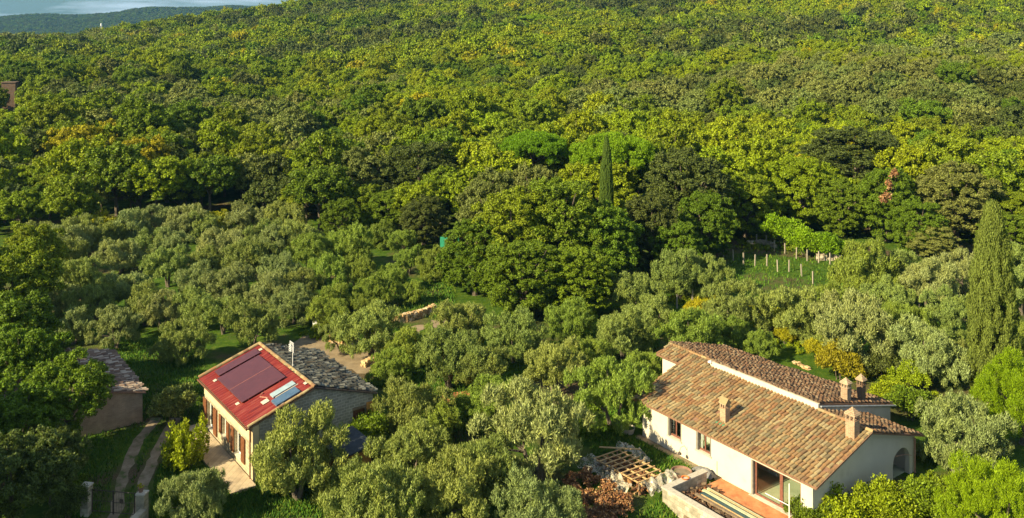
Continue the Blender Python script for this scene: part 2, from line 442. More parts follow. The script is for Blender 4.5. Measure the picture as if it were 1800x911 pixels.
def ground_mat():
    m, n, l, p = new_mat('ground_grass_and_earth')
    t = n.new('ShaderNodeTexCoord')
    def nz(s, d=6, r=0.6):
        no = n.new('ShaderNodeTexNoise'); no.inputs['Scale'].default_value = s; no.inputs['Detail'].default_value = d
        no.inputs['Roughness'].default_value = r
        l.new(t.outputs['Object'], no.inputs['Vector']); return no
    a, b, c = nz(0.12), nz(1.6, 8, 0.7), nz(12, 5)
    grass = ramp(n, [(0.3, (0.024, 0.058, 0.005)), (0.5, (0.050, 0.100, 0.008)), (0.72, (0.12, 0.16, 0.018))])
    l.new(b.outputs['Fac'], grass.inputs['Fac'])
    earth = ramp(n, [(0.3, (0.055, 0.040, 0.022)), (0.7, (0.15, 0.11, 0.06))])
    l.new(c.outputs['Fac'], earth.inputs['Fac'])
    f = ramp(n, [(0.50, (0, 0, 0)), (0.62, (1, 1, 1))])
    l.new(a.outputs['Fac'], f.inputs['Fac'])
    mix = n.new('ShaderNodeMix'); mix.data_type = 'RGBA'
    l.new(f.outputs['Color'], mix.inputs['Factor']); l.new(grass.outputs['Color'], mix.inputs['A']); l.new(earth.outputs['Color'], mix.inputs['B'])
    l.new(mix.outputs['Result'], p.inputs['Base Color'])
    p.inputs['Roughness'].default_value = 0.95
    p.inputs['Specular IOR Level'].default_value = 0.1
    bu = n.new('ShaderNodeBump'); bu.inputs['Strength'].default_value = 0.8; bu.inputs['Distance'].default_value = 0.12
    l.new(c.outputs['Fac'], bu.inputs['Height']); l.new(bu.outputs['Normal'], p.inputs['Normal'])
    return m
M['ground'] = ground_mat()
M['hill'] = noise_mat('far_wooded_hill', [(0.3, (0.020, 0.034, 0.012)), (0.7, (0.06, 0.085, 0.025))], 0.05, 0.95, 0, 10)
M['grass_blade'] = island_mat('grass_blades', even([(0.045, 0.12, 0.006), (0.075, 0.165, 0.008), (0.035, 0.095, 0.006), (0.13, 0.18, 0.014), (0.06, 0.14, 0.007)]), dirt_amt=0.1, bump=0)

# ------------------------------------------------------------------ ground, hills, haze
def grid_mesh(name, xs, ys, fz, mat):
    nx, ny = len(xs), len(ys)
    vs = [(x, y, fz(x, y)) for y in ys for x in xs]
    fs = [(j * nx + i, j * nx + i + 1, (j + 1) * nx + i + 1, (j + 1) * nx + i) for j in range(ny - 1) for i in range(nx - 1)]
    me = bpy.data.meshes.new(name)
    me.from_pydata(vs, [], fs)
    me.materials.append(mat)
    for p_ in me.polygons: p_.use_smooth = True
    return me
xs = [-16000, -8000, -4000, -2000, -1200, -800] + [-560 + 8 * i for i in range(141)] + [800, 1200, 2000, 4000, 8000, 16000]
ys = [-2000, -500, -100, 0] + [20 + 2 * i for i in range(50)] + [120 + 8 * i for i in range(150)] + [1600, 2600, 4000, 8000, 16000, 30000]
xs = sorted(set(xs + [-60 + 2 * i for i in range(61)]))
tag(link('ground', grid_mesh('ground', xs, ys, hz, M['ground'])), kind='structure')

HILLTOP = [(-900, 60), (-300, 50), (0, 33), (100, 27), (190, 25), (300, 15), (400, 12), (450, 18), (600, 30), (900, 55)]
def hill_h(x, y):
    px = 900 + F * x / 2600
    for (a0, t0), (a1, t1) in zip(HILLTOP, HILLTOP[1:]):
        if a0 <= px <= a1:
            k = (px - a0) / (a1 - a0); k = k * k * (3 - 2 * k)
            top = t0 + (t1 - t0) * k; break
    else: top = 60
    z = H + (HY - top) * 2600 / F - 5
    b = math.exp(-((y - 2600) / 420) ** 2) if y < 2600 else math.exp(-((y - 2600) / 900) ** 2)
    return -45 + (z + 45) * b + 3.5 * math.sin(x * 0.018 + y * 0.013) * b + 2 * math.sin(x * 0.05 - y * 0.03) * b
hx = [-3000 + 18 * i for i in range(170)]
hy = [1500 + 24 * i for i in range(90)]
tag(link('hills', grid_mesh('hills', hx, hy, hill_h, M['hill'])), kind='structure')

def add_haze():
    hm, n, l, p = new_mat('haze_air')
    n.remove(p)
    pv = n.new('ShaderNodeVolumePrincipled')
    pv.inputs['Color'].default_value = (0.17, 0.46, 0.82, 1)
    pv.inputs['Density'].default_value = 0.00009
    pv.inputs['Anisotropy'].default_value = 0.1
    l.new(pv.outputs[0], n['Material Output'].inputs['Volume'])
    o = MB().box(-3500, 2500, -60, 5200, -60, 140).build('haze', hm)
    tag(o, 'thin bluish air between the wood and the far hills', 'haze', kind='stuff')

# ------------------------------------------------------------------ foliage
def quads_mesh(name, V, mat):
    """V: (n,4,3) array -> n separate quads"""
    n = len(V)
    me = bpy.data.meshes.new(name)
    me.vertices.add(n * 4)
    me.vertices.foreach_set('co', V.reshape(-1).astype(np.float32))
    me.loops.add(n * 4)
    me.loops.foreach_set('vertex_index', np.arange(n * 4, dtype=np.int32))
    me.polygons.add(n)
    me.polygons.foreach_set('loop_start', np.arange(0, n * 4, 4, dtype=np.int32))
    me.polygons.foreach_set('loop_total', np.full(n, 4, dtype=np.int32))
    me.materials.append(mat)
    me.update(calc_edges=True)
    return me

def unit(a):
    return a / np.maximum(np.linalg.norm(a, axis=-1, keepdims=True), 1e-6)

def leaves(rg, cen, out, ll, lw, up, nmix, shape='leaf'):
    """leaf quads at cen; out = outward direction of the clump there"""
    n = len(cen)
    rv = unit(rg.normal(size=(n, 3)))
    nor = unit(out * nmix + rv * (1 - nmix) + np.array([0, 0, 0.25]) * nmix)
    ax = unit(out * 0.6 + unit(rg.normal(size=(n, 3))) * 0.9 + np.array([0, 0, up]))
    side = unit(np.cross(ax, nor))
    L = (ll * rg.uniform(0.65, 1.35, n))[:, None]
    W = (lw * rg.uniform(0.7, 1.3, n))[:, None]
    c = cen
    if shape == 'leaf':
        return np.stack([c - ax * L / 2, c + side * W / 2 + ax * L * rg.uniform(-0.15, 0.15, (n, 1)), c + ax * L / 2, c - side * W / 2 + ax * L * rg.uniform(-0.15, 0.15, (n, 1))], 1)
    j = lambda: rg.uniform(0.6, 1.1, (n, 1))
    return np.stack([c - ax * L / 2 * j() - side * W / 2 * j(), c - ax * L / 2 * j() + side * W / 2 * j(), c + ax * L / 2 * j() + side * W / 2 * j(), c + ax * L / 2 * j() - side * W / 2 * j()], 1)

def lumps_round(rg, rx, rz, cz, n, lr, zmin=-0.5, core=True, irr=0.18):
    out = []
    g = math.pi * (3 - math.sqrt(5))
    ph = rg.uniform(0, 6.28)
    for i in range(n):
        z = 1 - (i + 0.5) / n * (1 - zmin)
        r = math.sqrt(max(0, 1 - z * z))
        t = g * i + ph
        k = 1 - 0.55 * lr / rx + rg.uniform(-irr, irr * 0.7)
        p = np.array([r * math.cos(t) * (rx - lr * 0.5) * k, r * math.sin(t) * (rx - lr * 0.5) * k, z * (rz - lr * 0.5) * k])
        p += rg.normal(size=3) * lr * 0.18
        s = lr * rg.uniform(0.75, 1.25)
        out.append((p + np.array([0, 0, cz]), np.array([s, s, s * 0.85])))
    if core:
        out.append((np.array([0, 0, cz]), np.array([rx, rx, rz]) * 0.55))
    return out

def foliage(rg, lumps, ncl, nlf, cr_, ll, lw, up=0.3, nmix=0.55, shape='leaf', zlow=-0.55, stretch=1.0):
    out = []
    for c, s in lumps:
        m = max(3, int(ncl * rg.uniform(0.8, 1.2)))
        d = unit(rg.normal(size=(m * 3, 3)))
        d = d[d[:, 2] > zlow][:m]
        m = len(d)
        cc = c + d * s * rg.uniform(0.6, 1.08, (m, 1))
        dd = np.repeat(d, nlf, 0); ccr = np.repeat(cc, nlf, 0)
        o = unit(rg.normal(size=(m * nlf, 3)))
        off = o * (rg.uniform(0, 1, (m * nlf, 1)) ** 0.45) * cr_ * np.array([1, 1, stretch])
        outw = unit(o * 0.7 + dd * 0.6)
        out.append(leaves(rg, ccr + off, outw, ll, lw, up, nmix, shape))
    return np.concatenate(out)

def trunk_mesh(name, seed, h, r0, lumps, mat, stems=1, lean=0.1, spread=0.25, nlimb=7):
    rg = random.Random(seed)
    mb = MB()
    tops = []
    for s in range(stems):
        a = 6.28 * s / stems + rg.uniform(0, 1)
        b = Vector((math.cos(a), math.sin(a), 0)) * (0.12 * (stems > 1))
        t = Vector((math.cos(a) * spread * (stems > 1) + rg.uniform(-lean, lean) * h, math.sin(a) * spread * (stems > 1) + rg.uniform(-lean, lean) * h, h))
        m1 = b.lerp(t, 0.5) + Vector((rg.uniform(-1, 1), rg.uniform(-1, 1), 0)) * 0.08 * h
        rr = r0 / (stems ** 0.4)
        mb.tube([b - Vector((0, 0, 0.25)), b + Vector((0, 0, 0.1)), m1, t], [rr * 1.5, rr * 1.1, rr * 0.85, rr * 0.6], 8)
        tops.append((t, rr * 0.6))
    idx = list(range(len(lumps))); rg.shuffle(idx)
    for i in idx[:nlimb]:
        c = Vector(lumps[i][0])
        t, rr = min(tops, key=lambda q: (q[0] - c).length)
        mid = t.lerp(c, 0.5) + Vector((rg.uniform(-.2, .2), rg.uniform(-.2, .2), rg.uniform(-.1, .3)))
        mb.tube([t - Vector((0, 0, rr)), mid, c], [rr * 0.75, rr * 0.45, rr * 0.15], 5)
    return mb.mesh(name, mat, fix=False)

PROTO = {}
def proto(kind, i, fn):
    PROTO.setdefault(kind, []).append(fn(np.random.default_rng(1000 + 37 * i + (sum(ord(ch) * (k + 1) for k, ch in enumerate(kind)) % 997)), 100 + i))

def p_olive(rg, seed):
    rx, rz = 2.5, 2.0
    low = seed % 2 == 0
    cz = 1.95 if low else 2.25
    lm = lumps_round(rg, rx, rz, cz, 30 if low else 26, 0.62, zmin=-0.95 if low else -0.8, core=False, irr=0.44)
    V = foliage(rg, lm, 30, 50, 0.18, 0.18, 0.044, up=1.1, nmix=0.66, stretch=1.7, zlow=-0.3)
    return quads_mesh('crown', V, M['olive']), trunk_mesh('trunk', seed, 1.15, 0.19, lm, M['bark_olive'], stems=rg.integers(1, 4), spread=0.35), 2.45, 4.3

def p_oak(rg, seed):
    rx, rz, cz = 3.6, 3.3, 4.9
    lm = lumps_round(rg, rx, rz, cz, 44, 0.75, zmin=-0.6, irr=0.24)
    V = foliage(rg, lm, 22, 46, 0.25, 0.19, 0.105, up=0.1, nmix=0.68, zlow=-0.3)
    return quads_mesh('crown', V, M['leaf']), trunk_mesh('trunk', seed, 2.6, 0.26, lm, M['bark'], nlimb=9), 3.6, 8.2

def p_holm(rg, seed):
    rx, rz, cz = 3.4, 3.2, 4.4
    lm = lumps_round(rg, rx, rz, cz, 30, 0.95, zmin=-0.6, irr=0.12)
    V = foliage(rg, lm, 30, 22, 0.34, 0.26, 0.16, up=0.25, nmix=0.6)
    return quads_mesh('crown', V, M['leaf']), trunk_mesh('trunk', seed, 2.2, 0.26, lm, M['bark'], nlimb=8), 3.4, 7.6

def p_forest(rg, seed):
    rx, rz, cz = 3.3, 2.9, 4.6
    lm = lumps_round(rg, rx, rz, cz, 46, 0.60, zmin=-0.5, irr=0.34)
    V = foliage(rg, lm, 15, 34, 0.27, 0.25, 0.13, up=0.25, nmix=0.62, zlow=-0.4)
    return quads_mesh('crown', V, M['leaf']), trunk_mesh('trunk', seed, 2.8, 0.2, lm, M['bark'], nlimb=6), 3.3, 7.5

def p_forest_holm(rg, seed):
    rx, rz, cz = 3.4, 2.7, 4.0
    lm = lumps_round(rg, rx, rz, cz, 44, 0.58, zmin=-0.4, irr=0.12)
    V = foliage(rg, lm, 13, 18, 0.24, 0.28, 0.17, up=0.2, nmix=0.68, zlow=-0.3)
    return quads_mesh('crown', V, M['leaf']), trunk_mesh('trunk', seed, 2.0, 0.2, lm, M['bark'], nlimb=6), 3.4, 6.7

def p_far(rg, seed):
    rx, rz, cz = 3.3, 2.9, 4.2
    lm = lumps_round(rg, rx, rz, cz, 26, 0.8, zmin=-0.3, irr=0.28)
    V = foliage(rg, lm, 9, 9, 0.36, 0.58, 0.36, up=0.2, nmix=0.68)
    return quads_mesh('far_crown', V, M['leaf']), None, 3.3, 7.2

def p_shrub(rg, seed):
    lm = lumps_round(rg, 1.15, 0.95, 0.95, 10, 0.48, zmin=-0.5, irr=0.25)
    V = foliage(rg, lm, 34, 34, 0.2, 0.115, 0.062, up=0.5, nmix=0.45)
    return quads_mesh('foliage', V, M['leaf']), trunk_mesh('stem', seed, 0.5, 0.05, lm, M['bark'], stems=3, spread=0.2, nlimb=5), 1.15, 1.9

def p_upright(rg, seed):
    lm = []
    for k in range(34):
        a, r = rg.uniform(0, 6.28), 1.15 * math.sqrt(rg.uniform(0, 1))
        hh = rg.uniform(1.3, 3.0) * (1 - 0.25 * r)
        for z in np.arange(0.5, hh, 0.34):
            q = 1 + 0.18 * z
            lm.append((np.array([r * q * math.cos(a), r * q * math.sin(a), z]), np.array([0.12, 0.12, 0.2])))
    V = foliage(rg, lm, 5, 9, 0.16, 0.19, 0.07, up=1.0, nmix=0.4)
    return quads_mesh('foliage', V, M['leaf']), trunk_mesh('stem', seed, 0.7, 0.05, lm, M['bark'], stems=4, spread=0.3, nlimb=8), 1.5, 2.9

def p_big(rg, seed):
    rx, rz, cz = 5.0, 5.7, 5.9
    lm = lumps_round(rg, rx, rz, cz, 95, 0.85, zmin=-0.92, irr=0.20)
    V = foliage(rg, lm, 22, 44, 0.29, 0.22, 0.125, up=0.2, nmix=0.64, zlow=-0.35)
    return quads_mesh('crown', V, M['leaf']), trunk_mesh('trunk', seed, 3.2, 0.4, lm, M['bark'], nlimb=14), 5.0, 12.0

def p_cypress(rg, seed):
    lm = []
    Hh, Rm = 14.0, 1.62
    for k in range(440):
        t = (k + 0.5) / 440
        z = 0.3 + (Hh - 0.7) * t ** 0.93
        t = z / Hh
        prof = Rm * min(1, 0.82 + t * 0.9) * (1 - max(0, (t - 0.40) / 0.60) ** 2.1 * 0.95)
        a = k * 2.39996 + rg.uniform(-.3, .3)
        r = prof * (rg.uniform(0.74, 0.90) if k % 4 else rg.uniform(0.3, 0.6))
        lm.append((np.array([r * math.cos(a), r * math.sin(a), z]), np.array([0.26, 0.26, 0.62])))
    V = foliage(rg, lm, 17, 24, 0.15, 0.19, 0.062, up=2.4, nmix=0.74, stretch=2.2, zlow=-0.9)
    mb = MB().tube([(0, 0, -0.3), (0, 0, 5), (0.05, 0, Hh - 1)], [0.28, 0.2, 0.04], 8)
    return quads_mesh('crown', V, M['needle']), mb.mesh('trunk', M['bark'], False), 1.75, Hh

def p_pine(rg, seed):
    lm = []
    for k in range(95):
        a, r = rg.uniform(0, 6.28), 4.2 * math.sqrt(rg.uniform(0, 1))
        z = 7.6 - rg.uniform(0, 1.6) * (k % 2) + 2.7 * math.sqrt(max(0, 1 - (r / 4.5) ** 2)) + rg.uniform(-0.2, 0.2)
        lm.append((np.array([r * math.cos(a), r * math.sin(a), z]), np.array([0.75, 0.75, 0.5])))
    V = foliage(rg, lm, 26, 30, 0.26, 0.24, 0.07, up=0.9, nmix=0.5, zlow=-0.6)
    return quads_mesh('crown', V, M['needle']), trunk_mesh('trunk', seed, 6.5, 0.3, lm, M['bark'], lean=0.04, nlimb=16), 4.3, 10.6

def p_stone_pine(rg, seed):
    lm = lumps_round(rg, 2.9, 2.6, 3.0, 46, 0.60, zmin=-0.8, irr=0.30)
    V = foliage(rg, lm, 40, 40, 0.15, 0.15, 0.030, up=1.1, nmix=0.35, stretch=1.9)
    return quads_mesh('crown', V, M['needle']), trunk_mesh('trunk', seed, 1.8, 0.25, lm, M['bark'], nlimb=10), 2.9, 6.0

for i in range(6): proto('olive', i, p_olive)
for i in range(3): proto('oak', i, p_oak)
for i in range(3): proto('holm', i, p_holm)
for i in range(5): proto('forest', i, p_forest)
for i in range(3): proto('forest_holm', i, p_forest_holm)
for i in range(4): proto('far', i, p_far)
for i in range(3): proto('shrub', i, p_shrub)
for i in range(2): proto('upright', i, p_upright)
for i in range(3): proto('big', i, p_big)
for i in range(2): proto('cypress', i, p_cypress)
for i in range(2): proto('pine', i, p_pine)
for i in range(2): proto('stone_pine', i, p_stone_pine)

T = {'olive': (0.195, 0.245, 0.055), 'olive_g': (0.175, 0.240, 0.032), 'olive_s': (0.218, 0.262, 0.085),
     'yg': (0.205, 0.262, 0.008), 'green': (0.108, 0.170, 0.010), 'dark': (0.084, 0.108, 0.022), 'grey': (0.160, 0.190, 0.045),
     'yellow': (0.30, 0.29, 0.010), 'orange': (0.28, 0.23, 0.012), 'bright': (0.165, 0.275, 0.006), 'cyp': (0.13, 0.18, 0.030), 'mid': (0.155, 0.208, 0.010)}
USED = []
def plant(kind, x, y, s, tint, name, label, cat, group=None, v=None, sz=None, jit=0.12, z=None, parts=('crown', 'trunk')):
    pr = PROTO[kind]
    crown, trunk, pr_r, pr_h = pr[rnd.randrange(len(pr)) if v is None else v % len(pr)]
    t = thing(name, label, cat, (x, y, hz(x, y) if z is None else z), rnd.uniform(0, 6.28), group)
    t.scale = (s, s, s if sz is None else sz)
    c = link(parts[0], crown, t)
    col = T[tint] if isinstance(tint, str) else tint
    k = 1 + rnd.uniform(-jit, jit)
    c['tint'] = [col[0] * k * (1 + rnd.uniform(-jit, jit) * 0.7), col[1] * k, col[2] * k]
    if trunk: link(parts[1], trunk, t)
    USED.append((x, y, pr_r * s))
    return t

def crown_at(kind, px, py, wpx, hfrac=0.6):
    """ground spot and scale so that a crown of width wpx is centred on the photo's (px, py)"""
    pr_r, pr_h = PROTO[kind][0][2:4]
    d = 70.0
    s = 1.0
    for _ in range(25):
        s = wpx * d / F / (2 * pr_r)
        zc = hz((px - 900) * d / F, d) + pr_h * hfrac * s
        d = F * (H - zc) / (py - HY)
    return (px - 900) * d / F, d, s
# ------------------------------------------------------------------ houses: local axes x along the front, y backwards
def coppi(mb, p0, ea, es, na, ns, keep=None, pitch=0.25, step=0.42, r=0.105, rg=None, untidy=1.0, n=5):
    """half-round cover tiles laid over a slope; p0 = eave corner, ea/es = unit vectors along the eave and up the slope"""
    rg = rg or random.Random(3)
    p0, ea, es = Vector(p0), Vector(ea).normalized(), Vector(es).normalized()
    nr = ea.cross(es).normalized()
    if nr.z < 0: nr = -nr
    for i in range(na):
        wob = rg.uniform(-0.012, 0.012) * untidy
        for j in range(ns):
            a, s = (i + 0.5) * pitch, j * step
            if keep and not keep(a, s + step / 2): continue
            if rg.random() < 0.012 * untidy: continue
            da, ds, lift = wob + rg.gauss(0, 0.010) * untidy, rg.gauss(0, 0.022) * untidy, rg.uniform(0, 0.022) * untidy
            sk = rg.gauss(0, 0.018) * untidy
            r0, r1 = r * rg.uniform(0.97, 1.08), r * 0.86
            L = step + 0.07
            sag = 0.018 * math.sin(a * 1.1 + s * .8) + 0.014 * math.sin(a * 2.3 - s * 1.7 + 1) + 0.014
            base = p0 + ea * (a + da) + es * (s + ds) + nr * (0.05 + lift + sag)
            far = p0 + ea * (a + da + sk) + es * (s + ds + L) + nr * (0.002 + sag)
            vs = []
            for c, rr in ((base, r0), (far, r1)):
                for k in range(n + 1):
                    t = math.pi * k / n
                    vs.append(c + ea * (math.cos(t) * rr) + nr * (math.sin(t) * rr * 0.95))
            m = n + 1
            fs = [(k, k + 1, m + k + 1, m + k) for k in range(n)]
            fs.append(tuple(range(m)))
            mb.add(vs, fs)

def ridge_tiles(mb, p, q, r=0.12, step=0.38, rg=None):
    rg = rg or random.Random(4)
    p, q = Vector(p), Vector(q)
    d = (q - p); L = d.length; d.normalize()
    side = d.cross(Vector((0, 0, 1))).normalized(); up = side.cross(d)
    n = int(L / step)
    for i in range(n):
        c0 = p + d * (i * L / n) + up * rg.uniform(0.0, 0.03) + side * rg.uniform(-0.015, 0.015)
        c1 = p + d * ((i + 1.12) * L / n) + up * 0.03
        vs = [c + side * (math.cos(math.pi * k / 6) * rr) + up * (math.sin(math.pi * k / 6) * rr) for c, rr in ((c0, r), (c1, r * 0.9)) for k in range(7)]
        mb.add(vs, [(k, k + 1, 8 + k, 7 + k) for k in range(6)] + [tuple(range(7))])

def slab(mb, pts, th):
    """thin slab under four or more roof corner points (given on its top side)"""
    pts = [Vector(p) for p in pts]
    n = len(pts)
    lo = [p - Vector((0, 0, th)) for p in pts]
    mb.add(pts + lo, [tuple(range(n)), tuple(range(2 * n - 1, n - 1, -1))] + [(i, i + n, (i + 1) % n + n, (i + 1) % n) for i in range(n)])

def wall_x(mb, x0, x1, y0, y1, z0, z1, holes):
    """wall along x with rectangular openings (hx0, hx1, hz0, hz1), cut into butting blocks"""
    hs = sorted(holes)
    x = x0
    for a, b, c, d in hs:
        mb.box(x, a, y0, y1, z0, z1)
        if c > z0: mb.box(a, b, y0, y1, z0, c)
        mb.box(a, b, y0, y1, d, z1)
        x = b
    mb.box(x, x1, y0, y1, z0, z1)

def frame_ring(mb, x0, x1, y0, y1, z0, z1, w):
    mb.box(x0, x0 + w, y0, y1, z0, z1); mb.box(x1 - w, x1, y0, y1, z0, z1)
    mb.box(x0 + w, x1 - w, y0, y1, z0, z0 + w); mb.box(x0 + w, x1 - w, y0, y1, z1 - w, z1)

# ---- white house
WA = Vector((8.121, 58.381)); wa = Vector((0.5875, -0.8092)); wb = Vector((0.8092, 0.5875))
WRZ = math.atan2(wa.y, wa.x)
def WL(a, b, z=0.0):
    q = WA + wa * a + wb * b
    return Vector((q.x, q.y, z))
wh = thing('white_house', 'white plastered farmhouse with terracotta tiled roofs beside the terrace', 'house', (WA.x, WA.y, 0), WRZ)
FR = lambda b: 2.45 + 0.30 * b
RR = lambda b: 4.31 - 0.255 * (b - 4.87)
LR = lambda b: 3.93 - 0.30 * (b - 4.87)
holes = [(2.87, 4.03, 0.95, 2.18), (5.25, 6.42, 0.98, 2.20), (9.43, 12.75, 0.06, 2.02)]
mb = MB(); wall_x(mb, 0.6, 13.5, 0.05, 0.35, -0.4, 2.38, holes)
front = mb.build('wall', M['plaster'], wh)
arch = [(9.55, -0.4)] + [(8.66 + 0.89 * math.cos(t), 1.0 + 0.80 * math.sin(t)) for t in [math.pi * k / 10 for k in range(11)]] + [(7.77, -0.4)]
gp = [(0.352, -0.4), (0.352, FR(0.352) - 0.09), (4.87, FR(4.87) - 0.09), (10.1, LR(10.1) - 0.09), (10.1, -0.4)] + arch
MB().prism(gp, 'x', 13.2, 13.49).build('wall', M['plaster'], wh)
MB().prism([(0.352, -0.4), (0.352, FR(0.352) - 0.09), (4.86, FR(4.86) - 0.09), (4.86, -0.4)], 'x', 0.61, 0.85).build('wall', M['plaster'], wh)
mb = MB()
mb.box(-1.9, 0.608, 4.45, 4.7, -0.4, 3.66)                        # short front wall of the back block
mb.prism([(4.702, -0.4), (4.702, 3.72), (5.2, 4.0), (11.0, RR(11) - 0.1), (11.0, -0.4)], 'x', -1.9, -1.6)
mb.build('wall', M['plaster'], wh)
MB().box(2.1, 10.45, 4.885, 5.06, 3.6, 4.30).build('wall', M['plaster'], wh)      # low white upstand between the roofs
MB().prism([(5.07, -0.4), (5.07, 4.1), (12.6, RR(12.6) - 0.1), (12.6, -0.4)], 'x', 10.2, 10.43).build('wall', M['plaster'], wh)
MB().box(10.44, 13.2, 9.85, 10.09, -0.4, 2.2).build('wall', M['plaster'], wh)
MB().box(-1.6, 10.19, 11.0, 11.2, -0.4, 2.4).build('wall', M['plaster'], wh)
MB().box(0.86, 13.19, 0.36, 9.84, -0.1, 0.03).build('interior_floor', M['tuft'], wh)
MB().box(0.9, 9.2, 2.8, 3.0, 0.04, 2.35).build('inner_wall', M['curtain'], wh)
# roofs
def roofpart(tiles_args, deck_pts, mat, deckmat, label=None, th=0.10, **k):
    m = MB(); rg = random.Random(k.pop('seed', 5))
    for ar in tiles_args: coppi(m, *ar[:5], keep=ar[5] if len(ar) > 5 else None, rg=rg, **k)
    r = m.build('roof', mat, wh if 'root' not in k else k['root'], fix=False)
    d = MB()
    for pts in deck_pts: slab(d, pts, th)
    d.build('roof_deck', deckmat, r)
    if label: r['label'] = label
    return r
M['deck'] = noise_mat('channel_tiles', [(0.3, (0.14, 0.075, 0.045)), (0.7, (0.26, 0.15, 0.09))], 6, 0.9, 0.2)
M['deck_white'] = M['plaster']
cs = 1 / math.sqrt(1 + 0.09); sn = 0.30 * cs
r1 = roofpart([((0, -0.3, FR(-0.3)), (1, 0, 0), (0, cs, sn), 56, 13),
               ((-2.14, 4.05, FR(4.05)), (1, 0, 0), (0, cs, sn), 8, 4),
               ((0, 4.93, FR(4.93)), (1, 0, 0), (0, cs, sn), 8, 1)],
              [[(0, -0.28, FR(-0.28)), (13.95, -0.28, FR(-0.28)), (13.95, 4.86, FR(4.86)), (0, 4.86, FR(4.86))],
               [(-2.14, 4.06, FR(4.06)), (-0.002, 4.06, FR(4.06)), (-0.002, 5.35, FR(5.35)), (-2.14, 5.35, FR(5.35))],
               [(0, 4.862, FR(4.862)), (2.09, 4.862, FR(4.862)), (2.09, 5.35, FR(5.35)), (0, 5.35, FR(5.35))]],
              M['tile_terra'], M['deck'], 'sunlit front roof of orange and tan tiles')
cs2 = 1 / math.sqrt(1 + 0.255 ** 2); sn2 = 0.255 * cs2
back_eave = lambda a: 11.2 + (a + 2.14) / 12.6 * 1.9           # the back eave runs slightly askew
r2 = roofpart([((-2.14, 4.90, RR(4.90)), (1, 0, 0), (0, cs2, -sn2), 50, 20, lambda a, s: (4.9 + s * cs2) < back_eave(a - 2.14) and not (a < 4.2 and s < 0.45))],
              [[(2.1, 4.9, RR(4.9)), (10.42, 4.9, RR(4.9)), (10.42, back_eave(10.42), RR(back_eave(10.42))), (2.1, back_eave(2.1), RR(back_eave(2.1)))],
               [(-2.14, 5.36, RR(5.36)), (2.098, 5.36, RR(5.36)), (2.098, back_eave(2.1), RR(back_eave(2.1))), (-2.14, back_eave(-2.14), RR(back_eave(-2.14)))]],
              M['tile_brown_shaded'], M['deck'], 'brown back roof sloping away, shade put into its tile colour', seed=8, untidy=1.8)
r3 = roofpart([((10.5, 4.9, LR(4.9)), (1, 0, 0), (0, cs, -sn), 14, 13)],
              [[(10.46, 4.88, LR(4.88)), (13.95, 4.88, LR(4.88)), (13.95, 10.45, LR(10.45)), (10.46, 10.45, LR(10.45))]],
              M['tile_brown_shaded'], M['deck'], 'low brown roof over the arched gable, shade put into its tile colour', seed=9, untidy=1.6)
for p_, q_ in (((10.5, 4.87, 3.98), (14.0, 4.87, 3.98)), ((-2.14, 5.37, 4.10), (2.1, 5.37, 4.10))):
    m = MB(); ridge_tiles(m, p_, q_); m.build('ridge', M['tile_terra'], r1, fix=False)
m = MB(); ridge_tiles(m, (2.15, 5.08, 4.31), (10.42, 5.08, 4.31), r=0.09); m.build('ridge', M['tile_brown_shaded'], r2, fix=False)
m = MB()
m.tube([(10.50, 5.1, 4.12), (10.50, back_eave(10.4), RR(back_eave(10.4)) - 0.06)], 0.055, 8)
m.build('gutter', M['metal_grey'], wh)
MB().tube([(13.6, 9.95, 2.1), (13.6, 9.95, 0.0)], 0.05, 8).build('downpipe', M['rust'], wh)
MB().tube([(13.56, 7.9, 1.55), (13.58, 8.8, 1.42), (13.58, 9.6, 1.15)], 0.02, 5).build('cable', M['rust'], wh)
MB().box(2.0, 2.25, 4.75, 5.0, 4.2, 4.30).build('flashing', M['white_paint'], wh)
# gable edge boards
m = MB(); m.beam((14.0, -0.3, FR(-0.3) + 0.02), (14.0, 4.87, FR(4.87) + 0.02), 0.05, 0.10); m.build('verge', M['deck'], wh)

def window_white(x0, x1, z0, z1):
    f = MB(); frame_ring(f, x0 + 0.02, x1 - 0.02, 0.20, 0.27, z0 + 0.02, z1 - 0.02, 0.09)
    xm = (x0 + x1) / 2
    f.box(xm - 0.04, xm + 0.04, 0.202, 0.268, z0 + 0.11, z1 - 0.11)
    w = f.build('window', M['wood_frame'], wh)
    g = MB(); g.box(x0 + 0.10, xm - 0.04, 0.225, 0.24, z0 + 0.10, z1 - 0.10); g.box(xm + 0.04, x1 - 0.10, 0.225, 0.24, z0 + 0.10, z1 - 0.10)
    g.build('pane', M['glass'], w)
    MB().box(x0 - 0.06, x1 + 0.06, -0.02, 0.19, z0 - 0.07, z0 + 0.012).build('sill', M['sill'], w)
    s = MB(); s.box(x0 + 0.005, x0 + 0.16, 0.03, 0.195, z0 + 0.015, z1 - 0.01)
    s.build('shutter', M['grey_wood'], w)
    s = MB(); s.box(x1 - 0.06, x1 - 0.005, 0.03, 0.195, z0 + 0.015, z1 - 0.01)
    s.build('shutter', M['grey_wood'], w)
    c = MB(); c.box(x0 + 0.12, x0 + 0.30, 0.30, 0.33, z0, z1); c.build('curtain', M['curtain'], w)
window_white(*holes[0]); window_white(*holes[1])
x0, x1, z0, z1 = holes[2]
f = MB(); frame_ring(f, x0 + 0.17, x1 - 0.03, 0.18, 0.26, z0, z1 - 0.02, 0.09)
xm = 10.43 + 0.95
f.box(xm - 0.10, xm + 0.10, 0.182, 0.258, z0 + 0.09, z1 - 0.11)
pd = f.build('patio_door', M['wood_frame'], wh)
g = MB(); g.box(x0 + 0.26, xm - 0.10, 0.215, 0.225, z0 + 0.09, z1 - 0.11); g.box(xm + 0.10, x1 - 0.12, 0.215, 0.225, z0 + 0.09, z1 - 0.11)
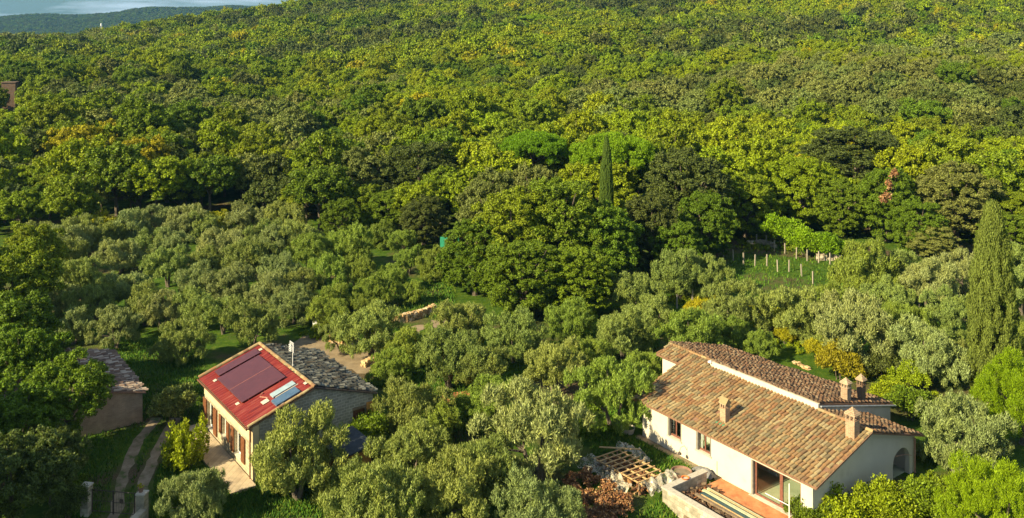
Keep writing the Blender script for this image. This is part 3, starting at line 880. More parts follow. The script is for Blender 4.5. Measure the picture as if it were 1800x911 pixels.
g.build('pane', M['glass'], pd)
MB().box(x0 + 0.01, x0 + 0.14, 0.02, 0.20, z0, z1 - 0.02).build('shutter', M['grey_wood'], pd)
MB().box(x0 - 0.05, x1 + 0.05, -0.16, 0.17, z0 - 0.06, z0 + 0.004).build('threshold', M['sill'], pd)

def chimney(root, a, b, zb, w, d, h, style, matb='chimney_brick'):
    m = MB(); m.box(a - w / 2, a + w / 2, b - d / 2, b + d / 2, zb - 0.35, zb + h * 0.62)
    c = m.build('chimney', M[matb], root)
    z = zb + h * 0.62
    k = MB()
    k.box(a - w / 2 - .03, a + w / 2 + .03, b - d / 2 - .03, b + d / 2 + .03, z + .002, z + 0.05)
    for i in (-1, 0, 1):
        for j in (-1, 1):
            k.box(a + i * (w / 2 - .035) - .035, a + i * (w / 2 - .035) + .035, b + j * (d / 2 - .035) - .035, b + j * (d / 2 - .035) + .035, z + .052, z + .052 + h * 0.15)
    zt = z + .052 + h * 0.15
    k.box(a - w / 2 - .05, a + w / 2 + .05, b - d / 2 - .05, b + d / 2 + .05, zt + .002, zt + .05)
    k.build('chimney_cap', M[matb], c)
    t = MB(); zt += .053
    hh = h * 0.22
    if style == 'tent':
        e = 0.07
        for q in range(4):
            f0, f1 = 1 - q / 4, 1 - (q + 1) / 4
            A0, B0 = (w / 2 + e) * f0, (d / 2 + e) * f0
            A1, B1 = (w / 2 + e) * (f1 + .06), (d / 2 + e) * (f1 + .06)
            zz = zt + hh * q / 4
            vs = [(a + i * A0, b + j * B0, zz + .01 * q) for i, j in ((-1, -1), (1, -1), (1, 1), (-1, 1))] + [(a + i * A1, b + j * B1, zz + hh / 4 + .03) for i, j in ((-1, -1), (1, -1), (1, 1), (-1, 1))]
            t.add(vs, [(0, 1, 2, 3), (7, 6, 5, 4), (0, 4, 5, 1), (1, 5, 6, 2), (2, 6, 7, 3), (3, 7, 4, 0)])
        t.build('chimney_roof', M['chimney_brick'], c)
    else:
        t.prism([(b - d / 2 - .07, zt), (b + d / 2 + .07, zt), (b, zt + hh)], 'x', a - w / 2 - .07, a + w / 2 + .07)
        t.build('chimney_roof', M['tile_terra'], c)
    return c
chimney(wh, 6.55, 1.15, FR(1.15), 0.42, 0.42, 1.42, 'gable')['label'] = 'small brick chimney low on the front roof'
chimney(wh, 13.3, 4.0, FR(4.0), 0.56, 0.5, 1.6, 'tent')['label'] = 'large chimney with a stepped cap by the gable'
chimney(wh, 9.85, 8.6, RR(8.6), 0.46, 0.4, 1.35, 'tent')['label'] = 'tan chimney on the back roof'
chimney(wh, 9.75, 10.4, RR(10.4), 0.42, 0.36, 1.6, 'tent', 'tile_brown_shaded')['label'] = 'dark chimney behind the tan one'
m = MB(); m.box(6.2, 6.9, 0.72, 0.90, FR(.8) + .05, FR(.8) + .11); m.build('flashing', M['green_net'], r1)
# wall lamp on its curved arm
m = MB()
m.tube([(4.5, 0.04, 0.62), (4.5, -0.18, 0.95), (4.5, -0.5, 0.95), (4.5, -0.62, 0.72)], 0.014, 5)
lampw = m.build('wall_lamp', M['metal_dark'], wh)
MB().tube([(4.5, -0.62, 0.72), (4.5, -0.62, 0.62), (4.5, -0.62, 0.56)], [0.03, 0.12, 0.14], 8).build('lamp_shade', M['metal_dark'], lampw)
MB().tube([(6.9, 0.02, 0.9), (6.9, 0.02, 0.1)], 0.02, 6).build('cable', M['metal_grey'], wh)

# ---- red-roofed stone house
DA = Vector((-20.813, 59.25)); da = Vector((0.5983, -0.8013)); db = Vector((0.8013, 0.5983))
DRZ = math.atan2(da.y, da.x)
def DL(a, b, z=0.0):
    q = DA + da * a + db * b
    return Vector((q.x, q.y, z))
sh = thing('stone_house', 'cream stone house with half its roof in red corrugated metal', 'house', (DA.x, DA.y, 0), DRZ)
LF = lambda b: 3.3 + 0.325 * b
LB = lambda b: 4.63 - 0.325 * (b - 4.1)
hl = [(0.75, 2.05, 0.30, 1.98), (3.65, 4.55, 0.85, 1.95), (5.95, 7.15, 0.55, 2.0)]
m = MB(); wall_x(m, 0.15, 8.95, 0.25, 0.65, -0.4, LF(0.25) - 0.1, hl)
m.build('wall', M['stone_wall'], sh)
gl = [(0.652, -0.4), (0.652, LF(.65) - 0.1), (4.1, LF(4.1) - 0.1), (8.15, LB(8.15) - 0.1), (8.15, -0.4)]
MB().prism(gl, 'x', 0.16, 0.5).build('wall', M['stone_grey'], sh)
# gable towards the garden with its door opening
gr = [(0.652, -0.4), (0.652, LF(.65) - 0.1), (4.1, LF(4.1) - 0.1), (8.15, LB(8.15) - 0.1), (8.15, -0.4), (7.65, -0.4), (7.65, 2.45), (6.75, 2.45), (6.75, -0.4)]
MB().prism(gr, 'x', 8.6, 8.94).build('wall', M['stone_grey'], sh)
MB().box(0.51, 8.59, 7.8, 8.14, -0.4, LB(8.1) - 0.15).build('wall', M['stone_grey'], sh)
MB().box(0.51, 8.59, 0.66, 7.79, -0.1, 0.05).build('interior_floor', M['room_dark'], sh)
MB().box(8.84, 9.02, 0.22, 0.6, -0.35, 3.25).build('quoin', M['cream'], sh)
MB().box(0.2, 8.93, 0.20, 0.248, 2.25, 3.25).build('upper_render', M['cream'], sh)
# corrugated sheet: real waves, running up the slope
m = MB(); vs, fs = [], []
na = 9.0 / 0.045; na = int(na)
for j, b in enumerate((-0.12, 3.98)):
    for i in range(na + 1):
        a = 0.12 + i * (8.86 / na)
        vs.append((a, b, LF(b) + 0.04 + 0.045 * math.sin(2 * math.pi * a / 0.30)))
fs = [(i, i + 1, na + 2 + i, na + 1 + i) for i in range(na)]
m.add(vs, fs)
rr_ = m.build('roof', M['red_roof'], sh, fix=False)
rr_['label'] = 'red corrugated front roof'
d = MB(); slab(d, [(0.0, -0.08, LF(-.08) - .03), (9.08, -0.08, LF(-.08) - .03), (9.08, 4.09, LF(4.09) - .03), (0.0, 4.09, LF(4.09) - .03)], 0.09); d.build('roof_deck', M['deck'], rr_)
m = MB(); coppi(m, (0.0, 8.45, LB(8.45)), (1, 0, 0), (0, -0.951, 0.309), 36, 11, untidy=3.2, rg=random.Random(12))
rb = m.build('roof', M['tile_lichen'], sh, fix=False); rb['label'] = 'grey back roof of lichen-covered tiles'
d = MB(); slab(d, [(0.0, 4.1, LB(4.1)), (9.1, 4.1, LB(4.1)), (9.1, 8.42, LB(8.42)), (0.0, 8.42, LB(8.42))], 0.09); d.build('roof_deck', M['metal_dark'], rb)
m = MB()
ridge_tiles(m, (0.0, 4.08, 4.68), (9.15, 4.08, 4.68), r=0.13, rg=random.Random(2))
ridge_tiles(m, (0.02, -0.1, LF(-.1) + .06), (0.02, 4.05, LF(4.05) + .06), r=0.13, rg=random.Random(3))
ridge_tiles(m, (9.06, -0.1, LF(-.1) + .05), (9.06, 4.05, LF(4.05) + .05), r=0.10, rg=random.Random(5))
m.build('ridge', M['tile_terra'], rr_, fix=False)
m = MB(); m.tube([(0.0, -0.17, LF(-.17) - .05), (9.1, -0.17, LF(-.17) - .05)], 0.055, 8); m.build('gutter', M['copper'], sh)
MB().tube([(8.8, -0.17, 3.2), (8.8, 0.14, 3.0), (8.8, 0.14, 0.0)], 0.045, 8).build('downpipe', M['copper'], sh)

def on_roof(a0, a1, b0, b1, up, th, mb=None):
    mb = mb or MB()
    slab(mb, [(a0, b0, LF(b0) + up + th), (a1, b0, LF(b0) + up + th), (a1, b1, LF(b1) + up + th), (a0, b1, LF(b1) + up + th)], th)
    return mb
for (a0, a1, b0, b1) in ((1.72, 4.02, 0.55, 3.36), (4.04, 6.30, 0.55, 3.36), (0.58, 1.50, 0.75, 3.55)):
    pnl = on_roof(a0, a1, b0, b1, 0.15, 0.04).build('solar_panel', M['solar'], sh)
    k = MB()
    for q in range(3):
        b = b0 + (b1 - b0) * (0.15 + 0.35 * q)
        on_roof(a0 + .002, a1 - .002, b, b + 0.05, 0.05, 0.098, k)
    k.build('rail', M['solar_line'], pnl)
on_roof(4.015, 4.045, 0.6, 3.3, 0.165, 0.03).build('panel_joint', M['solar_line'], sh)
m = on_roof(6.34, 6.37, 0.6, 3.3, 0.05, 0.10)
on_roof(8.02, 8.85, 1.75, 3.25, 0.10, 0.10).build('solar_water_heater', M['blue_panel'], sh)
on_roof(7.15, 7.70, 2.0, 3.45, 0.08, 0.08).build('roof_window', M['bluegrey'], sh)
on_roof(7.80, 7.86, 2.1, 3.55, 0.08, 0.05).build('flashing', M['sill'], sh)
on_roof(7.30, 7.75, 1.35, 1.75, 0.06, 0.03).build('flashing', M['sill'], sh)
for (a, b) in ((1.45, 0.35), (0.75, 3.7), (8.0, 3.8), (5.8, 0.30), (6.55, 0.55), (8.75, 2.0)):
    if (a, b) in ((6.55, 0.55),): continue
    on_roof(a, a + 0.30, b, b + 0.20, 0.065, 0.02).build('vent_plate', M['sill'], sh)
k = MB(); k.tube([(6.45, 1.8, LF(1.8) + .12), (6.7, 1.55, LF(1.5) + .1), (7.3, 1.8, LF(1.8) + .1)], 0.03, 5); k.build('pipe', M['rust'], sh)

def shutter(mb, x0, x1, z0, z1, y0=0.16, y1=0.2):
    mb.box(x0, x1, y0, y1, z0, z1)
    n = int((z1 - z0 - .16) / 0.09)
    for i in range(n):
        z = z0 + .08 + i * .09
        mb.box(x0 + .06, x1 - .06, y0 - 0.014, y0 - .001, z, z + .055)
for i, (x0, x1, z0, z1) in enumerate(hl):
    f = MB(); frame_ring(f, x0 + .01, x1 - .01, 0.42, 0.49, z0 + .01, z1 - .01, 0.07)
    f.box((x0 + x1) / 2 - .035, (x0 + x1) / 2 + .035, 0.422, 0.488, z0 + .08, z1 - .08)
    w = f.build('window', M['white_paint'], sh)
    MB().box(x0 + .08, x1 - .08, 0.45, 0.46, z0 + .08, z1 - .08).build('pane', M['glass'], w)
    MB().box(x0 + .1, x1 - .1, 0.55, 0.57, z0 + .05, z1 - .05).build('curtain', M['curtain'], w)
    MB().box(x0 - .08, x1 + .08, 0.17, 0.41, z0 - .07, z0 + .008).build('sill', M['sill'], w)
    hw = (x1 - x0) / 2
    for s in (-1, 1):
        mm_ = MB()
        if s < 0: shutter(mm_, x0 - hw - .03, x0 - .03, z0 - .02, z1 + .03)
        else: shutter(mm_, x1 + .03, x1 + hw + .03, z0 - .02, z1 + .03)
        mm_.build('shutter', M['wood_brown'], w)
w = MB().box(8.70, 8.76, 6.76, 7.64, -0.1, 2.44).build('door', M['wood_brown'], sh)
MB().box(8.95, 9.0, 7.68, 8.12, 0.9, 2.75).build('shutter', M['wood_orange'], w)['label'] = 'orange-brown open shutter'
MB().box(8.945, 8.97, 6.7, 7.66, 2.46, 2.62).build('lintel', M['wood_dark'], w)
# paved strip along the front
MB().box(-0.3, 9.75, -1.35, 0.16, -0.3, 0.14).build('paved_terrace', M['paving'], None, (DA.x, DA.y, 0), DRZ)
tag(bpy.data.objects['paved_terrace'], 'narrow cream paved step along the front of the red-roofed house', 'terrace')
# television aerial on the ridge
ant = thing('television_aerial', 'white grid television aerial on a pole at the ridge of the red-roofed house', 'aerial', DL(5.35, 4.25, 4.75), DRZ)
MB().tube([(0, 0, -0.1), (0, 0, 1.42)], 0.022, 6).build('pole', M['white_paint'], ant)
m = MB()
for q in range(9): m.beam((-0.30, -0.05, 0.95 + q * .075), (0.30, -0.05, 0.95 + q * .075), 0.018, 0.018)
for q in range(5): m.beam((-0.30 + q * .15, -0.07, 0.93), (-0.30 + q * .15, -0.07, 1.57), 0.018, 0.018)
m.build('grid_reflector', M['white_paint'], ant)
m = MB()
for q in range(4): m.beam((-0.18, -0.2, 1.05 + q * .12), (0.18, -0.2, 1.05 + q * .12), 0.02, 0.02)
m.beam((0, -0.2, 1.0), (0, -0.2, 1.5), 0.02, 0.02); m.beam((0, 0, 1.25), (0, -0.2, 1.25), 0.02, 0.02)
m.build('dipole', M['white_paint'], ant)

# ---- small brick shed
SA = Vector((G(257, 690, 2.0).x, G(257, 690, 2.0).y))
shed_o = SA - da * 9.4 - db * 6.2
shed = thing('brick_shed', 'low pinkish brick shed with a mottled tiled roof beside the driveway', 'shed', (shed_o.x, shed_o.y, 0), DRZ)
SR = lambda b: 2.0 + 0.26 * (6.2 - b)
ps = [(0.2, -0.3), (0.2, 2.0), (3.1, SR(3.1) - .1), (6.0, SR(6.0) - .1), (6.0, -0.3)]
MB().prism(ps, 'x', 9.0, 9.25).build('wall', M['shed_brick'], shed)
MB().prism(ps, 'x', 0.2, 0.45).build('wall', M['shed_brick'], shed)
MB().box(0.46, 8.99, 5.76, 5.99, -0.3, 1.93).build('wall', M['shed_brick'], shed)
MB().box(0.46, 8.99, 0.2, 0.42, -0.3, 1.93).build('wall', M['shed_brick'], shed)
m = MB(); rg = random.Random(21)
cs3 = 1 / math.sqrt(1 + .26 ** 2)
coppi(m, (0, 6.25, SR(6.25)), (1, 0, 0), (0, -cs3, .26 * cs3), 37, 7, untidy=2.4, rg=rg)
coppi(m, (0, -0.05, SR(6.25)), (1, 0, 0), (0, cs3, .26 * cs3), 37, 7, untidy=2.4, rg=rg)
sr = m.build('roof', M['tile_shed'], shed, fix=False)
m = MB()
slab(m, [(0, 3.1, SR(3.1)), (9.4, 3.1, SR(3.1)), (9.4, 6.2, SR(6.2)), (0, 6.2, SR(6.2))], .08)
slab(m, [(0, 0, SR(6.2)), (9.4, 0, SR(6.2)), (9.4, 3.098, SR(3.1)), (0, 3.098, SR(3.1))], .08)
m.build('roof_deck', M['deck'], sr)
m = MB(); ridge_tiles(m, (0, 3.1, SR(3.1) + .03), (9.4, 3.1, SR(3.1) + .03)); m.build('ridge', M['tile_shed'], sr, fix=False)

# ---- garden hut beside the red-roofed house
kx = G(608, 788, 1.7)
hut = thing('garden_hut', 'small orange timber hut with a dark felt roof among the olives', 'hut', (kx.x, kx.y, 0), DRZ)
m = MB()
for (x0, x1, y0, y1) in ((-1.3, 1.3, -1.0, -0.95), (-1.3, 1.3, 0.95, 1.0)): m.box(x0, x1, y0, y1, 0, 1.85)
for (x0, x1, y0, y1) in ((-1.3, -1.25, -0.949, 0.949), (1.25, 1.3, -0.949, 0.949)): m.box(x0, x1, y0, y1, 0, 1.85)
m.build('wall', M['wood_orange'], hut)
m = MB(); slab(m, [(-1.45, -1.15, 1.93), (1.45, -1.15, 1.93), (1.45, 1.15, 2.2), (-1.45, 1.15, 2.2)], .09); m.build('roof', M['slate'], hut)
MB().box(1.302, 1.33, -0.4, 0.4, 0.05, 1.7).build('door', M['wood_brown'], hut)

# ---- gate, pillars, driveway
g1, g2 = G(152, 903), G(247, 912)
gd = (g2 - g1); gd.z = 0
grz = math.atan2(gd.y, gd.x)
for (nm, p, w_, h_, lab) in (('gate_pillar', G(152, 905), 0.46, 1.6, 'plain pale gate pillar beside the dark trees'),
                             ('gate_pillar', G(250, 920), 0.46, 1.6, 'pale gate pillar carrying flower pots, next to the silver bush')):
    o = thing(nm, lab, 'gate pillar', (p.x, p.y, 0), grz, 'gate pillars at the driveway')
    MB().box(-w_ / 2, w_ / 2, -.22, .22, -.2, h_).build('shaft', M['stone_pale'] if False else M['block_wall'], o)
    MB().box(-w_ / 2 - .03, w_ / 2 + .03, -.25, .25, h_ + .002, h_ + .08).build('cap', M['sill'], o)
pp = G(250, 920)
gw = thing('garden_wall', 'low rough stone wall running from the potted gate pillar to the frame edge', 'wall', (pp.x, pp.y, 0), grz)
MB().box(0.1, 0.5, -4.5, -0.36, -0.2, 1.0).build('wall_body', M['block_wall'], gw)
gate = thing('iron_gate', 'thin rusty wire gate closing the driveway between two pale pillars', 'gate', (g1.x, g1.y, 0), grz)
Lg = gd.length
for (x0, x1) in ((0.35, Lg / 2 - .02), (Lg / 2 + .02, Lg - .35)):
    m = MB()
    for z in (0.2, 1.35): m.tube([(x0, 0, z), (x1, 0, z)], 0.022, 5)
    for x in (x0, x1): m.tube([(x, 0, 0.1), (x, 0, 1.4)], 0.028, 5)
    n_ = int((x1 - x0) / .14)
    for i in range(1, n_): m.tube([(x0 + i * (x1 - x0) / n_, 0, .2), (x0 + i * (x1 - x0) / n_, 0, 1.35)], 0.007, 4)
    m.tube([(x0, 0, .75), (x1, 0, .8)], 0.014, 4)
    m.build('gate_leaf', M['metal_dark'], gate)
MB().box(Lg * .62, Lg * .62 + .22, -.03, -.01, .75, .98).build('mailbox_plate', M['metal_dark'], gate)
for i, (dx, dz, mt, lab) in enumerate(((-0.08, 1.69, 'brown_tub', 'terracotta pot of dried flowers on the gate pillar'), )):
    p = G(250, 920)
    o = thing('flower_pot', lab, 'flower pot', (p.x + dx, p.y + .02, dz - .01), 0)
    MB().tube([(0, 0, 0), (0, 0, .22), (0, 0, .25)], [.10, .15, .16], 12).build('pot', M['brown_tub'], o)
    rgp = np.random.default_rng(5)
    V = foliage(rgp, [(np.array([0, 0, .34]), np.array([.14, .14, .10]))], 10, 10, .06, .09, .05)
    c = link('plant', quads_mesh('plant', V, M['leaf']), o); c['tint'] = list(T['yellow'])

def strip(name, pts, widths, z, mat, label=None, cat=None, edge=0.12, seed=1):
    """a ground ribbon following world points"""
    rg = random.Random(seed)
    P_ = [Vector((p[0], p[1], 0)) for p in pts]
    # resample
    Q, Wd = [], []
    for i in range(len(P_) - 1):
        n = max(2, int((P_[i + 1] - P_[i]).length / 0.5))
        for k in range(n):
            t = k / n; Q.append(P_[i].lerp(P_[i + 1], t)); Wd.append(widths[i] * (1 - t) + widths[i + 1] * t)
    Q.append(P_[-1]); Wd.append(widths[-1])
    vs, fs = [], []
    for i, q in enumerate(Q):
        d = (Q[min(i + 1, len(Q) - 1)] - Q[max(0, i - 1)]).normalized()
        s = Vector((d.y, -d.x, 0))
        for sg in (-1, -0.33, 0.33, 1):
            v = q + s * sg * (Wd[i] / 2 + (rg.uniform(-edge, edge) if abs(sg) == 1 else 0))
            vs.append((v.x, v.y, hz(v.x, v.y) + z))
    for i in range(len(Q) - 1):
        for k in range(3): fs.append((i * 4 + k, i * 4 + k + 1, i * 4 + 5 + k, i * 4 + 4 + k))
    me = bpy.data.meshes.new(name); me.from_pydata(vs, [], fs); me.materials.append(mat)
    return link(name, me)
M['dirt'] = noise_mat('driveway_dirt', [(0.36, (0.07, 0.10, 0.02)), (0.46, (0.19, 0.145, 0.09)), (0.7, (0.32, 0.255, 0.17))], 1.1, 0.95, 0.5, 9, bscale=30)
t1 = [G(x, y)[:2] for x, y in ((170, 960), (205, 900), (215, 840), (240, 780), (275, 735))]
t2 = [G(x, y)[:2] for x, y in ((215, 970), (245, 900), (255, 840), (285, 775), (310, 735))]
tag(strip('driveway_path', t1, [.62] * 5, 0.01, M['dirt'], edge=.09, seed=2), kind='structure')
tag(strip('driveway_path', t2, [.62] * 5, 0.01, M['dirt'], edge=.09, seed=3), kind='structure')
ct = [G(x, y)[:2] for x, y in ((520, 600), (575, 606), (625, 628), (665, 652))]
tag(strip('gravel_path', ct, [3.0, 6.2, 5.0, 2.0], 0.012, M['gravel'], edge=.5, seed=4), kind='structure')
ct = [G(x, y)[:2] for x, y in ((655, 612), (700, 590), (800, 558))]
tag(strip('gravel_path', ct, [2.6, 1.6, 1.0], 0.012, M['gravel'], edge=.4, seed=5), kind='structure')

def stones(name, pts, wid, h, mat, label, cat, seed, size=0.28, nlay=3, kind=None):
    """dry-laid stones along a line: lumpy blocks piled in courses"""
    rg = random.Random(seed)
    mb = MB()
    P_ = [Vector((p[0], p[1], 0)) for p in pts]
    for i in range(len(P_) - 1):
        d = (P_[i + 1] - P_[i]); L = d.length; d.normalize(); s = Vector((d.y, -d.x, 0))
        for lay in range(nlay):
            x = 0
            while x < L:
                sz = size * rg.uniform(.6, 1.3)
                for row in range(max(1, int(wid / size))):
                    c = P_[i] + d * x + s * ((row + .5) * size - wid / 2 + rg.uniform(-.08, .08)) * (1 - .25 * lay / nlay)
                    z = hz(c.x, c.y) + h * (lay + .35) / nlay + rg.uniform(-.05, .05)
                    vs = []
                    for k in range(8):
                        sx, sy, sz_ = (1 if k & 1 else -1), (1 if k & 2 else -1), (1 if k & 4 else -1)
                        o = d * sx * sz * .5 * rg.uniform(.65, 1.05) + s * sy * size * .5 * rg.uniform(.65, 1.05)
                        vs.append(Vector((c.x, c.y, z)) + o + Vector((0, 0, sz_ * h / nlay * .55 * rg.uniform(.7, 1.1))))
                    mb.add(vs, [(0, 2, 3, 1), (4, 5, 7, 6), (0, 1, 5, 4), (2, 6, 7, 3), (0, 4, 6, 2), (1, 3, 7, 5)])
                x += sz
    o = mb.build(name, mat)
    return tag(o, label, cat, kind=kind)
stones('dry_stone_wall', [G(x, y)[:2] for x, y in ((694, 570), (715, 566), (742, 558), (765, 549))], .8, .75, M['stone_tan'],
       'curved low wall of orange-tan field stones in the middle olive grove', 'stone wall', 5)
stones('dry_stone_wall', [G(x, y)[:2] for x, y in ((575, 600), (592, 602), (607, 606))], .8, .5, M['stone_tan'],
       'short heap-like bank of tan stones at the gravel court', 'stone wall', 6)
stones('dry_stone_wall', [G(x, y)[:2] for x, y in ((640, 645), (652, 640), (655, 634))], .6, .5, M['stone_tan'],
       'small curve of tan stones at the court corner behind the lichen roof', 'stone wall', 7)

ct = [G(x, y)[:2] for x, y in ((765, 702), (800, 697), (835, 700))]
tag(strip('bare_soil_path', ct, [1.2, 2.2, 1.2], 0.01, M['terracotta'], edge=.4, seed=9), kind='structure')
# ---- clearing with posts behind the olives
def gz(px, py):
    """spot on the terrain seen at a pixel"""
    z = 0
    for _ in range(30):
        p = G(px, py, z); z = hz(p.x, p.y)
    return Vector((p.x, p.y, z))
posts = [(1254, 456), (1272, 456), (1289, 459), (1307, 465), (1327, 468), (1348, 468), (1367, 478), (1387, 478), (1409, 486), (1429, 499),
         (1330, 431), (1347, 433), (1361, 442), (1380, 447), (1400, 455), (1419, 459), (1439, 462), (1459, 465),
         (1545, 526), (1556, 521), (1601, 548), (1616, 544), (1190, 542), (1217, 533)]
pm = MB().box(-.055, .055, -.055, .055, -.3, 1.3).mesh('fence_post', M['post'])
for i, (x, y) in enumerate(posts):
    p = gz(x, y)
    o = link('fence_post', pm, None, p, rnd.uniform(0, 1))
    o.rotation_euler = (rnd.uniform(-.04, .04), rnd.uniform(-.04, .04), rnd.uniform(0, 1))
    row = 'front row' if i < 10 else 'back row' if i < 18 else 'among the olives'
    n_ = i if i < 10 else i - 10 if i < 18 else i - 18
    ordn = ['first', 'second', 'third', 'fourth', 'fifth', 'sixth', 'seventh', 'eighth', 'ninth', 'tenth'][n_]
    lab = (f'thin pale post, {ordn} from the left in the {row} of the grassy clearing' if i < 18 else
           f'thin pale post standing among the olives behind the white house, {ordn} of six')
    tag(o, lab, 'post', 'pale posts of the clearing')
stones('rubble_wall', [gz(x, y)[:2] for x, y in ((1317, 432), (1340, 430), (1362, 436))], .6, .6, M['stone_pale'],
       'pale rubble bank at the far left corner of the clearing', 'stone wall', 8, .4)
stones('rubble_wall', [gz(x, y)[:2] for x, y in ((1438, 458), (1462, 458), (1482, 462))], .6, .8, M['stone_pale'],
       'pale rubble wall closing the right end of the clearing', 'stone wall', 9, .4)
stones('retaining_wall', [G(x, y)[:2] for x, y in ((1398, 640), (1425, 652))], .35, .22, M['stone_tan'],
       'tan stone edging behind the brown back roof of the white house', 'stone wall', 10, .35)
stones('rubble_bank', [G(x, y)[:2] for x, y in ((1665, 815), (1700, 812), (1735, 800), (1762, 795))], 1.4, .7, M['stone_pale'],
       'pale rocks and rubble under the olive at the right of the gable', 'rocks', 11, .5, 2)
pb = G(1680, 822)
o = MB().box(-.9, .9, -.12, .12, .5, .62).box(-.8, -.7, -.1, .1, 0, .498).box(.7, .8, -.1, .1, 0, .498).build('timber_plank', M['post'], None, (pb.x, pb.y, 0), .9)
tag(o, 'pale weathered plank on trestles beside the rubble by the gable', 'plank')

# ---- terrace, parapet and the clutter in front of the white house
tp = MB().box(7.25, 14.6, -4.4, -0.002, -0.5, 0.045).build('terracotta_terrace', M['terracotta'], None, (WA.x, WA.y, 0), WRZ)
tag(tp, 'orange terracotta terrace in front of the glass patio door', 'terrace')
tp2 = MB().box(0.4, 7.248, -0.45, 0.04, -0.5, 0.05).build('wall_footing', M['dirt'], None, (WA.x, WA.y, 0), WRZ)
tag(tp2, 'bare earthy kerb at the foot of the white front wall', 'kerb')
pw = thing('parapet_wall', 'L-shaped pale stone parapet round the terrace of the white house', 'wall', (WA.x, WA.y, 0), WRZ)
m = MB(); m.box(6.9, 7.2, -4.55, -1.2, -1.9, 0.72); m.box(7.202, 16.0, -4.55, -4.25, -1.9, 0.72)
m.build('wall_body', M['block_wall'], pw)
m = MB(); m.box(6.84, 7.26, -4.61, -1.16, 0.722, 0.80); m.box(7.262, 16.0, -4.61, -4.2, 0.722, 0.80)
m.build('coping', M['sill'], pw)
MB().box(8.6, 10.6, -4.66, -4.552, -0.35, -0.05).build('niche_lintel', M['wood_dark'], pw)
# bundle of long building profiles: each one a thing
mats = ['yellowish_bar', 'wood_pale', 'teal', 'yellowish_bar', 'teal', 'wood_pale', 'wood_dark']
labs = ['pale yellow profile nearest the glass door in the pile on the terrace', 'thin pale batten second from the glass door in the pile', 'narrow dark teal strip between pale and yellow bars in the pile',
        'wide yellowish board in the middle of the terrace pile', 'wide dark teal sheet in the middle of the terrace pile', 'thin pale batten outside the teal sheet in the pile',
        'brown board on the parapet side of the terrace pile']
wds = [.16, .06, .12, .22, .34, .06, .2]
y = -2.05
for i, (mt, lb, wd) in enumerate(zip(mats, labs, wds)):
    o = MB().box(8.1 + .15 * (i % 3), 14.0 + .2 * (i % 2), y - wd, y - .015, .42 + .03 * (i % 2), .50 + .03 * (i % 2)).build('building_board', M[mt], None, (WA.x, WA.y, 0), WRZ)
    tag(o, lb, 'board', 'building boards piled on the terrace')
    y -= wd
for i, a in enumerate((8.7, 11.0, 13.2)):
    o = MB().box(a, a + .12, -3.3, -1.95, .05, .415).build('timber_bearer', M['wood_dark'], None, (WA.x, WA.y, 0), WRZ)
    tag(o, ['bearer block', 'middle bearer block', 'outer bearer block'][i] + ' carrying the boards on the terrace' + [' at the rubble end', '', ' nearest the shrub'][i], 'timber', 'bearers under the boards')
rgb = random.Random(4)
mb = MB()
for i in range(420):
    a, b = rgb.uniform(7.35, 12.5), rgb.uniform(-4.1, -2.9)
    if a < 8.5: b = rgb.uniform(-4.1, -1.5)
    p = Vector((a, b, .05 + rgb.uniform(.0, .30)))
    L, w_ = rgb.uniform(.1, .35), rgb.uniform(.05, .14)
    dv = Vector((rgb.gauss(0, 1), rgb.gauss(0, 1), rgb.gauss(0, .35))).normalized()
    mb.beam(p, p + dv * L, w_, w_ * .7)
o = mb.build('rubble', M['tile_brown_shaded'], None, (WA.x, WA.y, 0), WRZ)
tag(o, 'broken bricks and wood scraps inside the parapet', 'rubble', kind='stuff')
# thin white pole frame at the door
o = thing('pole_frame', 'thin white pole with a cross bar in front of the patio door', 'pole', WL(12.3, -.35), WRZ)
MB().tube([(0, 0, 0), (0, 0, 1.95)], .03, 7).build('pole', M['white_paint'], o)
MB().tube([(0, 0, .75), (-1.6, 0, .75)], .02, 6).build('crossbar', M['white_paint'], o)
# tubs and basins
def tub(loc, r, h, mat, fill, name, label, cat, wall=.05):
    o = thing(name, label, cat, loc)
    n = 20; vs, fs = [], []
    prof = [(r * .8, 0), (r, h), (r - wall, h), (r * .8 - wall, .05)]
    for (rr2, z) in prof:
        for k in range(n): vs.append((rr2 * math.cos(6.2832 * k / n), rr2 * math.sin(6.2832 * k / n), z))
    for j in range(3):
        for k in range(n): fs.append((j * n + k, j * n + (k + 1) % n, (j + 1) * n + (k + 1) % n, (j + 1) * n + k))
    MB().add(vs, fs).build('shell', M[mat], o)
    if fill:
        MB().add([((r - wall) * .97 * math.cos(6.2832 * k / n), (r - wall) * .97 * math.sin(6.2832 * k / n), h * .82) for k in range(n)], [tuple(range(n))]).build('filling', M[fill], o)
tub(WL(-0.35, -.35, 0) , .48, .35, 'sill', 'grass_blade', 'planter_bowl', 'round pale bowl filled with green plants left of the white house corner', 'planter')
tub(WL(6.05, -2.1, 0), .62, .62, 'brown_tub', 'dirt', 'plant_tub', 'large round brown tub of earth at the end of the parapet', 'tub')
tub(WL(7.05, -2.85, .80), .24, .08, 'orange_plastic', None, 'orange_bowl', 'shallow orange bowl resting on the parapet', 'bowl', .03)

